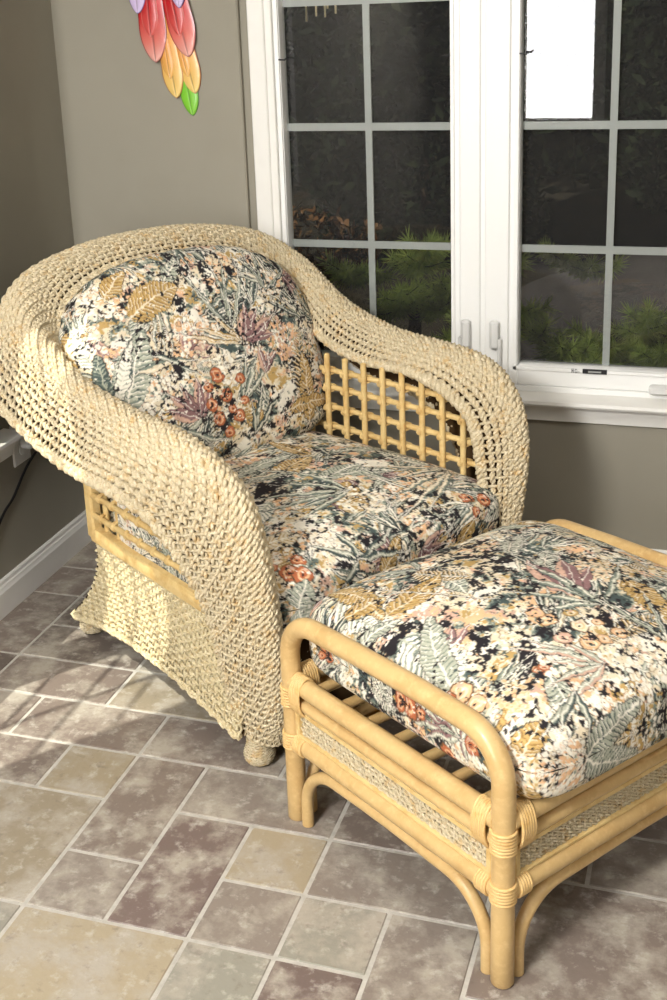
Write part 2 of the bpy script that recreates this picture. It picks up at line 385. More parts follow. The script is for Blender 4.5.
# side window in the left wall (assumed from sun patches and stool end; sun comes in here)
def side_window():
    root = empty('window_2',(XW,0,0)); struct(root); y0,y1,z0,z1 = sunwin[0]
    mb = MB()
    mb.box((-.09,.222,z0),(-.0,.348,z1),bev=.003)
    mb.box((-.09,y0,z0),(0,-.375,z1)); mb.box((-.09,.822,z0),(0,y1,z1)); mb.box((-.09,y0,z0),(0,y1,.62)); mb.box((-.09,y0,2.36),(0,y1,z1))
    crisp(mb.build('frame', M['vinyl'], root))
    mb = MB()
    for (a0,a1) in ((-.375,.222),(.348,.822)):
        for z in (.97,1.32,1.67,2.02): mb.box((-.052,a0,z-.0095),(-.046,a1,z+.0095))
        ym=(a0+a1)/2; mb.box((-.052,ym-.0095,.62),(-.046,ym+.0095,2.36))
    crisp(mb.build('grille', M['muntin'], root))
    for (a0,a1) in ((-.375,.222),(.348,.822)):
        mb=MB(); mb.add([(-.044,a0,.62),(-.044,a1,.62),(-.044,a1,2.36),(-.044,a0,2.36)],[(0,1,2,3)]); mb.build('glass_pane',M['glass'],root,smooth=False)
    mb = MB()
    mb.box((0,y0-.06,.53),(.018,y0,z1+.07)); mb.box((0,y1,.53),(.018,y1+.06,z1+.07)); mb.box((0,y0,z1),(.018,y1,z1+.06))
    crisp(mb.build('casing', M['trim'], root))
    mb=MB(); G=[]  # added drape, out of view, keeps sun off the rear of the chair
    for y in np.linspace(.50,.90,60): G.append([(.075+.018*math.sin(y*95)*(1 if z<2.3 else .8), y, z) for z in (.60,1.2,1.8,2.43)])
    G=np.array(G); mb.quads_grid(G); mb.quads_grid(G+np.array([.003,0,0]),flip=True)
    tag(mb.build('sun_block_drape',M['trim']),'unseen white pleated drape added to block sun at the left wall window','sun_block_drape').location=(XW,0,0)
    mb=MB(); mb.tube([(XW+.075,-.45,2.445),(XW+.075,1.0,2.445)],.010,10)  # rod added only to hold that drape
    tag(mb.build('added_drape_rod',M['dark']),'unseen dark rod added to carry the sun-blocking drape','curtain rod')
    # stool and apron, as under the other window
    prof = [(.02,.548),(-.055,.541),(-.062,.538),(-.064,.530),(-.060,.523),(-.052,.521),(-.040,.519),(-.036,.512),(-.030,.498),(-.022,.480),(-.020,.470),(0,.468)]
    mb=MB(); G = np.array([[(XW-a,y,b-.03) for a,b in prof] for y in (y0-.1,.985)]); mb.quads_grid(G,flip=True)
    p = G[1]; c = p.mean(0); mb.add(np.vstack([p,c[None]]), [(i,i+1,len(p),len(p)) for i in range(len(p)-1)])
    o = crisp(mb.build('trim_2', M['trim']),25); struct(o)
side_window()
# assumed bright window behind the photographer, glowing pane added for the reflection and light
def assumed_rear_window():
    x0,x1,z0,z1 = assumed_rearwin
    root = empty('assumed_window_3',(0,YB,0)); struct(root)
    mb = MB()
    mb.box((x0-.07,0,z0-.07),(x0,.02,z1+.07)); mb.box((x1,0,z0-.07),(x1+.07,.02,z1+.07)); mb.box((x0,0,z1),(x1,.02,z1+.07)); mb.box((x0-.09,0,z0-.05),(x1+.09,.03,z0))
    crisp(mb.build('casing', M['trim'], root))
    mb = MB(); mb.box((x0,-.06,z0),(x1,-.05,z1)); mb.build('added_glow_pane', emit('glow_pane_emission',(250,250,252),REARW), root, smooth=False)
REARW = 24.
assumed_rear_window()

# ================================================================== WICKER CHAIR
def AF(V):
    V = np.array(V,float); q = (V[...,1]+.33)/.70
    V[...,0] += .010+.022*q; V[...,1] += .020*q; return V
CH_O = (-.046,.668,0.); CH_R = math.radians(-30)
OT_O = (.399,-.116,0.); OT_R = math.radians(-35)
STN = [ # (inner), (crest), (outer) as x, half-width, z
 ((.010,.285,.088),(.035,.335,.075),(-.055,.365,.082)),
 ((.018,.298,.200),(.072,.350,.200),(-.080,.378,.200)),
 ((.025,.312,.370),(.082,.372,.380),(-.105,.392,.355)),
 ((.000,.325,.550),(.080,.398,.560),(-.150,.425,.490)),
 ((-.055,.335,.655),(.040,.412,.685),(-.235,.445,.575)),
 ((-.215,.340,.712),(-.085,.425,.762),(-.360,.465,.612)),
 ((-.420,.338,.712),(-.360,.415,.785),(-.515,.472,.622)),
 ((-.570,.345,.742),(-.560,.420,.830),(-.680,.480,.670)),
 ((-.680,.350,.820),(-.730,.420,.925),(-.845,.476,.752)),
 ((-.760,.300,.920),(-.830,.345,1.000),(-.930,.390,.830)),
 ((-.795,.160,.985),(-.870,.180,1.040),(-.975,.200,.890)),
 ((-.800,.000,.995),(-.880,.000,1.050),(-.985,.000,.910))]
def band_grid(nv=260, nu=25):
    rows=[]
    for sg, seq in ((-1,STN),(1,STN[-2::-1])):
        for I,K,O in seq: rows.append([c for p in (I,K,O) for c in (p[0],sg*p[1],p[2])])
    R = smooth_path(np.array(rows), nv) if False else None
    rows = np.array(rows)
    # smooth along length using the crest arc length
    Q = np.vstack([2*rows[0]-rows[1], rows, 2*rows[-1]-rows[-2]]); out=[]
    for i in range(1,len(Q)-2):
        t = np.linspace(0,1,30,endpoint=False)[:,None]; p0,p1,p2,p3 = Q[i-1],Q[i],Q[i+1],Q[i+2]
        out.append(.5*((2*p1)+(p2-p0)*t+(2*p0-5*p1+4*p2-p3)*t**2+(3*p1-p0-3*p2+p3)*t**3))
    out.append(rows[-1:]); D = np.vstack(out)
    s = np.concatenate([[0],np.cumsum(np.linalg.norm(np.diff(D[:,3:6],axis=0),axis=1))])
    q = np.linspace(0,s[-1],nv); D = np.stack([np.interp(q,s,D[:,k]) for k in range(9)],1)
    I,K,O = D[:,:3],D[:,3:6],D[:,6:9]
    t = np.linspace(0,1,nu); tm=.42
    G=[]
    for a in t:
        # quadratic through I (0), K (tm), O (1)
        w0=(a-tm)*(a-1)/(tm); w1=a*(a-1)/(tm*(tm-1)); w2=a*(a-tm)/(1-tm)
        G.append(I*w0+K*w1+O*w2)
    return np.stack(G,1)
chair = empty('wicker_armchair', CH_O, CH_R)
tag(chair,'woven seagrass armchair with wide rolled arms, rattan lattice sides and rope-wrapped bun feet','armchair')
mb = MB(); G = band_grid()
weave(mb, G, 22, .0200, .0079, .0036, flip=-1, per=6, twist=1.5)
mb.build('rolled_arm_band', [M['rope'],M['gap_shade']], chair)

def lerp(a,b,t): return np.array(a)*(1-t)+np.array(b)*t
def skirt_pt(side, t, z01):
    """t 0 front -> 1 rear along a side; z01 0 top -> 1 bottom"""
    xt = -.035*(1-t)+(-.705)*t; ht = .362*(1-t)+.302*t; zt = .332
    xb = -.035*(1-t)+(-.865)*t; hb = .385*(1-t)+.300*t; zb = float(np.interp(t,[0,.12,.35,.6,.8,.92,1],[.080,.092,.108,.104,.084,.060,.046]))
    q = z01**2.0
    x = xt*(1-z01)+(xt+(xb-xt)*1.0)*0+ (0) if False else xt+(xb-xt)*q
    h = ht+(hb-ht)*z01 + .012*math.sin(PI*z01)*(-1)
    z = zt+(zb-zt)*z01
    return np.array([x, side*h, z])
def side_skirt(side):
    G = np.array([[skirt_pt(side,t,k) for k in np.linspace(0,1,14)] for t in np.linspace(0,1,60)])
    mb = MB(); weave(mb, G, 18, .0190, .0072, .0046, flip=1 if side>0 else -1, per=6, twist=1.5, fill=.375)
    mb.build('skirt', [M['skirt'],M['gap_shade']], chair)
side_skirt(-1); side_skirt(1)
# back skirt and back panel
G=[]
for t in np.linspace(0,1,60):
    h01 = -1+2*t; row=[]
    for k in np.linspace(0,1,14):
        a = skirt_pt(1,1,k); row.append((a[0]-.02*math.sin(PI*t), a[1]*h01, a[2]+(.03*math.sin(PI*t) if k>.5 else 0)*(k-.5)*2))
    G.append(row)
mb = MB(); weave(mb, np.array(G), 17, .019, .0062, .0034, flip=1, per=4); mb.build('rear_skirt', [M['skirt'],M['gap_shade']], chair)
G=[]
for t in np.linspace(0,1,50):
    h01=-1+2*t; row=[]
    top = np.array([-.93+.13*abs(h01)**3, .42*h01, .93-.16*abs(h01)**3]); bot = np.array([-.722,.31*h01,.325])
    for k in np.linspace(0,1,24):
        p = lerp(top,bot,k); p[0] = bot[0]+(top[0]-bot[0])*(1-k)**2.2; p[1] = h01*(.285+.125*(1-k)**2.5); row.append(p)
    G.append(row)
mb = MB(); weave(mb, np.array(G), 30, .021, .0068, .0034, flip=1, per=4); mb.build('back_panel', [M['rope'],M['gap_shade']], chair)
# front apron
G = np.array([[(.004-.004*math.cos(PI*a), a*.285, z) for z in np.linspace(.325,.07,16)] for a in np.linspace(-1,1,40)])
mb = MB(); weave(mb, G, 16, .019, .0066, .0036, flip=-1, per=5); mb.build('front_apron', [M['rope'],M['gap_shade']], chair)
# seat deck
mb = MB()
for k in range(9):
    x = -.66+k*.08; hw = .30+.05*(x+.66)/.66
    mb.box((x-.03,-hw,.300),(x+.03,hw,.318),bev=.003)
crisp(mb.build('seat_deck', M['deck'], chair))
# rope wrapped bun feet
def foot(x,h):
    prof = [(.074,.024),(.066,.026),(.058,.0245),(.050,.026),(.040,.029),(.030,.0315),(.020,.031),(.011,.027),(.005,.019)]
    mb = MB(); zs = np.array([p[0] for p in prof])[::-1]; rs = np.array([p[1] for p in prof])[::-1]
    n = 13*16; t = np.linspace(0,1,n); z = .005+.082*t; th = t*13*2*PI
    r = np.interp(z, zs, rs)
    for k in (0,1):
        a = th*7+PI*k
        P = np.stack([x+(r+.0018*np.cos(a))*np.cos(th), h+(r+.0018*np.cos(a))*np.sin(th), z+.0018*np.sin(a)],1)
        mb.tube(P,.0026,5)
    ring = np.array([[(x+rr*.96*math.cos(b),h+rr*.96*math.sin(b),zz) for b in np.linspace(0,2*PI,20)] for rr,zz in zip(np.append(rs,.024),np.append(zs,.088))])
    mb.quads_grid(ring); mb.add(np.vstack([ring[0],[(x,h,.003)]]),[(j,j+1,20,20) for j in range(19)])
    mb.build('foot', M['rope'], chair)
for x,h in ((-.028,-.338),(-.028,.338),(-.822,-.272),(-.822,.272)): foot(x,h)
# lattice sides
def side_h(x): return .354+(x+.07)*(.354-.304)/.645
def arm_z(x):   # height under the arm band
    xs=[-.80,-.42,-.23,-.12,-.05,.0]; return float(np.interp(x, xs, [.70,.68,.68,.66,.60,.50]))
def lattice(side):
    mb = MB()
    def P(x,z,o=0): return (x, side*(side_h(x)+o), z)
    xs = np.arange(-.645,.0,.064)
    for x in xs:
        top = arm_z(x)+.03
        if top < .40: continue
        mb.tube([P(x,z,-.007) for z in np.linspace(.345,top,5)], .0078, 8)
    for i,z in enumerate((.400,.455,.510,.565,.620,.668)):
        x0,x1 = -.69, .005
        while arm_z(x1)+.03 < z and x1 > -.5: x1 -= .005
        xx = np.linspace(x0,x1,24); mb.tube([P(x,z,.007) for x in xx], .0078, 8)
        for x in xs:
            if x < x1: # cane binding at each crossing
                for dx in (-.005,.005,0):
                    th = np.linspace(0,2*PI,13)[:-1]
                    mb.tube([P(x+dx+ .009*math.cos(a)*0+.004*math.sin(a), z+.0105*math.cos(a), .0+.0160*math.sin(a)) for a in th], .0022, 5, closed=True)
    mb.build('side_lattice', M['rattan_lt'], chair)
    mb = MB(); mb.tube([(-.15,side*(side_h(-.1)+.0),.345),(-.45,side*side_h(-.45),.345),(-.69,side*side_h(-.69),.345)],.014,10)
    V=[]
    for x in (-.07,-.70):
        h=side_h(x); V.append([(x,side*(h+.013),.326),(x,side*(h+.016),.340),(x,side*(h+.012),.362),(x,side*(h-.006),.366),(x,side*(h-.012),.345),(x,side*(h-.010),.326)])
    mb.quads_grid(np.array(V), wrapu=True); crisp(mb.build('lattice_rail', M['rattan_lt'], chair),50)
    mb = MB(); hx=side_h(-.70)
    for zz in (0,): mb.box((-.712,side*(hx+.002)-.015,.335),(-.680,side*(hx+.002)+.015,.66),bev=.005)
    crisp(mb.build('rear_post', M['rattan_lt'], chair))
lattice(-1); lattice(1)

# ================================================================== PRINTED CUSHIONS
PPM = 850
def smoothnoise(h, w, cell, octv=4, seed=0, gain=.55):
    R = np.random.default_rng(seed); out = np.zeros((h,w)); amp=1; tot=0
    for o in range(octv):
        c = max(2, cell/2**o); gh, gw = int(h/c)+3, int(w/c)+3; g = R.random((gh,gw))
        y = np.arange(h)/c; x = np.arange(w)/c; i=y.astype(int); j=x.astype(int); a=(y-i)[:,None]; b=(x-j)[None,:]
        a=a*a*(3-2*a); b=b*b*(3-2*b)
        out += amp*(g[i][:,j]*(1-a)*(1-b)+g[i+1][:,j]*a*(1-b)+g[i][:,j+1]*(1-a)*b+g[i+1][:,j+1]*a*b); tot+=amp; amp*=gain
    return out/tot
C_ = dict(black=(38,34,38), cream=(226,212,184), white=(240,234,220), grn=(122,132,122), dgr=(74,86,84), pale=(178,180,162), gold=(190,158,100),
          dgold=(142,110,62), rust=(182,104,70), peach=(226,184,142), mauve=(142,108,108), dmauve=(92,66,74), blush=(206,170,150), brown=(110,80,54))
CL = {k:np.array(lin(v)) for k,v in C_.items()}
class Canvas:
    def __init__(s, hw, hh, seed):
        s.hw,s.hh = hw,hh; s.w=int(2*hw*PPM); s.h=int(2*hh*PPM); s.seed=seed; s.R=np.random.default_rng(seed)
        s.warp = smoothnoise(s.h,s.w,16,3,seed+9)-.5; s.fine = smoothnoise(s.h,s.w,5,2,seed+10)-.5; s.mid = smoothnoise(s.h,s.w,30,4,seed+11)
        h,w=s.h,s.w; c = np.zeros((h,w,3))+CL['cream']
        n1=smoothnoise(h,w,46,5,seed+1,.7); n2=smoothnoise(h,w,34,5,seed+2,.7); n3=smoothnoise(h,w,40,5,seed+3,.72); n4=smoothnoise(h,w,26,5,seed+4,.75); n5=smoothnoise(h,w,60,5,seed+5,.7)
        def lay(mask, col): c[mask]=CL[col]
        lay(n1>.50,'white'); lay(n2>.60,'blush'); lay((n2>.58)&(n4>.55),'peach'); lay(n3>.55,'pale'); lay(n3>.59,'grn'); lay(n3>.635,'dgr'); lay((n4>.62)&(n2<.55),'gold')
        lay((n5<.41)&(n4<.55),'dgr'); lay((n5<.40)&(n4<.54),'black'); lay((n4<.43)&(n1<.55),'black')
        s.c=c
    def box(s,x0,y0,x1,y1,pad):
        a=max(0,int((min(x0,x1)-pad+s.hw)*PPM)); b=min(s.w,int((max(x0,x1)+pad+s.hw)*PPM)+1)
        c=max(0,int((min(y0,y1)-pad+s.hh)*PPM)); d=min(s.h,int((max(y0,y1)+pad+s.hh)*PPM)+1)
        if a>=b or c>=d: return None
        X=(np.arange(a,b)/PPM-s.hw)[None,:]; Y=(np.arange(c,d)/PPM-s.hh)[:,None]
        return (slice(c,d),slice(a,b)),X,Y
    def paint(s,sl,mask,col):
        v=s.c[sl]; col=CL[col] if isinstance(col,str) else col
        j = 1+.28*s.fine[sl][...,None]
        v[mask]=(col*j)[mask] if np.ndim(col)==1 else col[mask]
    def leaf(s,x0,y0,x1,y1,wd,base='gold',vein='dgold',rib='cream',bend=.12,ser=.25,pitch=.011,edge='black',slant=.7):
        L=math.hypot(x1-x0,y1-y0); r=s.box(x0,y0,x1,y1,wd*1.4+abs(bend)*L)
        if not r or L<.004: return
        sl,X,Y=r; ux,uy=(x1-x0)/L,(y1-y0)/L
        a=((X-x0)*ux+(Y-y0)*uy)/L; t=-(X-x0)*uy+(Y-y0)*ux
        t = t-bend*L*4*a*(1-a)*.5+.004*s.warp[sl]
        prof = np.clip(np.sin(PI*np.clip(a,0,1)**.75),0,1)**.7*wd
        vph=(a*L-np.abs(t)*slant)/pitch; fr=vph-np.floor(vph)
        wid = prof*(1-ser*np.abs(fr-.5)*1.2)+.010*s.warp[sl]*ser*3
        inside=(a>0)&(a<1)
        s.paint(sl,inside&(np.abs(t)<wid+.0022),edge)
        s.paint(sl,inside&(np.abs(t)<wid),base)
        s.paint(sl,inside&(np.abs(t)<wid)&(fr<.30+.35*s.warp[sl])&(np.abs(t)<wid*.92),vein)
        s.paint(sl,inside&(np.abs(t)<wid)&(fr>.80)&(s.warp[sl]>-.05),rib)
        s.paint(sl,(a>-.05)&(a<.97)&(np.abs(t)<.0017),rib)
    def blade(s,x0,y0,x1,y1,wd,col='pale',col2='grn',bend=.1):
        L=math.hypot(x1-x0,y1-y0); r=s.box(x0,y0,x1,y1,wd+abs(bend)*L)
        if not r or L<.004: return
        sl,X,Y=r; ux,uy=(x1-x0)/L,(y1-y0)/L
        a=((X-x0)*ux+(Y-y0)*uy)/L; t=-(X-x0)*uy+(Y-y0)*ux-bend*L*2*a*(1-a)+.0022*s.warp[sl]
        p=wd*np.clip(1-np.abs(2*np.clip(a,0,1)-.7)**2/1.7,0,1)*np.clip((1-a)*3,0,1)*np.clip(a*6,0.3,1); ins=(a>0)&(a<1)
        s.paint(sl,ins&(np.abs(t)<p+.0014),'black'); s.paint(sl,ins&(np.abs(t)<p),col)
        s.paint(sl,ins&(t>p*.25)&(t<p),col2); s.paint(sl,ins&(np.abs(t+p*.3)<.0009),'white')
    def berry(s,x,y,r,col='rust',hi='peach'):
        q=s.box(x,y,x,y,r*1.4)
        if not q: return
        sl,X,Y=q; dd=np.hypot(X-x,Y-y)*(1+.35*s.warp[sl])
        s.paint(sl,dd<r*1.14,'brown'); s.paint(sl,dd<r,col); s.paint(sl,(dd<r*.62),hi); s.paint(sl,(dd<r*.40),col); s.paint(sl,np.hypot(X-x-r*.05,Y-y+r*.05)<r*.17,'black')
        s.paint(sl,(np.hypot(X-x+r*.45,Y-y-r*.5)<r*.3)&(s.fine[sl]>-.1),'blush')
    def bloom(s,x,y,r,col='white',col2='peach',dens=.5,n=None):
        n=n or int(26*(r/.03)**2)
        for k in range(n):
            a=s.R.random()*2*PI; d=math.sqrt(s.R.random())*r; pr=s.R.uniform(.0035,.0065)
            cx,cy=x+d*math.cos(a),y+d*math.sin(a); q=s.box(cx,cy,cx,cy,pr*1.3)
            if not q: continue
            sl,X,Y=q; dd=np.hypot(X-cx,Y-cy)*(1+.9*s.warp[sl]); s.paint(sl,dd<pr*1.1,'brown' if k%4==0 else col2); s.paint(sl,dd<pr*.9,col if s.R.random()>.3 else col2)
            if k%3==0: s.paint(sl,dd<pr*.2,'dgold')
    def fern(s,x0,y0,x1,y1,wd,col='gold',n=16,bend=.15,stem='cream'):
        L=math.hypot(x1-x0,y1-y0); ux,uy=(x1-x0)/L,(y1-y0)/L
        for k in range(n):
            a=(k+.5)/n; bx=x0+ux*L*a-uy*bend*L*2*a*(1-a); by=y0+uy*L*a+ux*bend*L*2*a*(1-a)
            l=wd*math.sin(PI*(a*.85+.12))
            for sg in (-1,1):
                s.blade(bx,by,bx+ux*l*.6-uy*sg*l,by+uy*l*.6+ux*sg*l,.0030,col,col,0)
        s.blade(x0,y0,x1,y1,.0016,stem,stem,bend*1.0)
    def orchid(s,x,y,ang,r,n=5,col='mauve',col2='blush'):
        for k in range(n):
            a=ang+(k-(n-1)/2)*.42; l=r*s.R.uniform(.75,1.1)
            s.blade(x,y,x+l*math.cos(a),y+l*math.sin(a),r*.13,col,col2,s.R.uniform(-.15,.15))
    def scatter(s,n,seed=None):
        R=s.R; W,Hh=s.hw,s.hh
        for k in range(n):
            x,y=R.uniform(-W,W),R.uniform(-Hh,Hh); a=R.uniform(0,2*PI); l=R.uniform(.07,.15); t=R.choice([0,1,2,3,4,5,4,5,5,6,7,7,8,2,4])
            x1,y1=x+l*math.cos(a),y+l*math.sin(a)
            if t==0: s.leaf(x,y,x1,y1,l*.27,'gold','dgold','cream',R.uniform(-.15,.15))
            elif t==1: s.leaf(x,y,x1,y1,l*.27,'white','grn','pale',R.uniform(-.15,.15),slant=.6)
            elif t==2: s.leaf(x,y,x1,y1,l*.22,'pale','dgr','white',R.uniform(-.15,.15))
            elif t==3: s.fern(x,y,x1,y1,l*.25,'gold' if R.random()<.5 else 'pale',14)
            elif t in (4,5):
                for q in range(9):
                    b=a+R.uniform(-.5,.5); ll=l*R.uniform(.7,1.3); s.blade(x,y,x+ll*math.cos(b),y+ll*math.sin(b),R.uniform(.003,.006),['pale','cream','grn','white'][R.integers(0,4)],['grn','dgr','pale'][R.integers(0,3)],R.uniform(-.2,.2))
            elif t==6: s.orchid(x,y,a,l*.6)
            elif t==7: s.bloom(x,y,l*.33,'white','peach' if R.random()<.5 else 'cream')
            else:
                if R.random()<.6: s.bloom(x,y,l*.25,'peach','blush')
                else:
                    for q in range(5): s.berry(x+R.uniform(-.02,.02),y+R.uniform(-.02,.02),R.uniform(.006,.009),'peach' if R.random()<.6 else 'rust','cream')
    def sample(s,T):
        U=(T[...,0]+s.hw)*PPM; V=(T[...,1]+s.hh)*PPM
        return bil(s.c,V,U)
def profile(e, R, T, n=400):
    ph=np.linspace(0,PI/2,4000); rho=np.sin(ph)**e; z=np.cos(ph)**e
    s=np.concatenate([[0],np.cumsum(np.hypot(np.diff(rho)*R,np.diff(z)*T))]); m=np.linspace(0,1,n)
    q=m*s[-1]; return m,np.interp(q,s,rho),np.interp(q,s,z),s[-1]/R
def cushion(name, hx, hy, T, crown, canvas, n_out=7, e=.4, N=380, xform=None, loc=None, rz=0, taper=None, sag=None, nout_fn=None, seed=1, flat_back=False):
    m_,rho_,z_,L=profile(e,(hx+hy)/2,T)
    mb=MB()
    for top in (1,0):
        n = N if top else int(N*.62)
        lin_=np.linspace(-1,1,n); A,B=np.meshgrid(lin_,lin_,indexing='xy')
        m=np.maximum(np.abs(A),np.abs(B))+1e-9; a=A/m; b=B/m
        no = nout_fn(a,b) if nout_fn else n_out
        k=1/(np.abs(a)**no+np.abs(b)**no)**(1/no); qx,qy=a*k,b*k
        rho=np.interp(m,m_,rho_); z=np.interp(m,m_,z_)
        X=qx*rho*hx; Y=qy*rho*hy
        Z=z*T+crown*(1-np.clip(np.abs(X/hx),0,1)**2.2)*(1-np.clip(np.abs(Y/hy),0,1)**2.2)
        if not top: Z=-(z*T+crown*.25*(1-rho**2))
        tex=np.stack([qx*m*L*hx,qy*m*L*hy],-1)
        # soft pull lines and dimples of stuffing
        if top:
            w1=smoothnoise(n,n,n/5,3,seed)-.5; w2=smoothnoise(n,n,n/16,2,seed+1)-.5
            Z=Z+(.010*w1+.003*w2)*np.clip(z*1.2,0,1)
            th=np.arctan2(qy,qx); X=X+.0018*np.sin(th*38)*(rho>.9)*qx*(1-z); Y=Y+.0018*np.sin(th*38)*(rho>.9)*qy*(1-z)
        P=np.stack([X,Y,Z],-1)
        if taper is not None: P=taper(P)
        if xform is not None: P=P.reshape(-1,3)@xform[0].T+xform[1]; P=P.reshape(n,n,3)
        if loc==CH_O: P=AF(P)
        c=canvas.sample(tex).reshape(-1,3)
        mb.quads_grid(P,col=c,flip=not top)
    # welt seam
    th=np.linspace(0,2*PI,160)[:-1]; a=np.cos(th); b=np.sin(th); mm=np.maximum(abs(a),abs(b)); a/=mm; b/=mm
    no = nout_fn(a,b) if nout_fn else n_out
    k=1/(np.abs(a)**no+np.abs(b)**no)**(1/no); P=np.stack([a*k*hx*.999,b*k*hy*.999,0*a],-1)
    if taper is not None: P=taper(P)
    if xform is not None: P=P@xform[0].T+xform[1]
    o=mb.build(name,M['fabric'],attr='print'); o.location=loc; o.rotation_euler=(0,0,rz)
    return o, tex, L
def place_prints(cv, items):
    for it in items: getattr(cv,it[0])(*it[1:])
    # brushy edges: shift the print by small noise, then dab dark and pale flecks over it
    h,w=cv.h,cv.w; a=smoothnoise(h,w,9,2,cv.seed+40)-.5; b=smoothnoise(h,w,9,2,cv.seed+41)-.5; f=smoothnoise(h,w,3,1,cv.seed+42)-.5
    c2=smoothnoise(h,w,26,2,cv.seed+43)-.5; d2=smoothnoise(h,w,26,2,cv.seed+44)-.5
    V,U=np.mgrid[0:h,0:w].astype(float); cv.c=bil(cv.c,V+a*5+f*1.5+c2*9,U+b*5-f*1.5+d2*9)
    g=smoothnoise(h,w,7,3,cv.seed+45); k=smoothnoise(h,w,45,3,cv.seed+46)
    cv.c[(g>.76)]=CL['white']*.96; cv.c[(g<.36)&(k>.53)]=CL['black']; cv.c[(g<.25)&(k<=.5)]=CL['dgr']
    m=smoothnoise(h,w,18,4,cv.seed+47)[...,None]; cv.c=cv.c*(.80+.36*m)

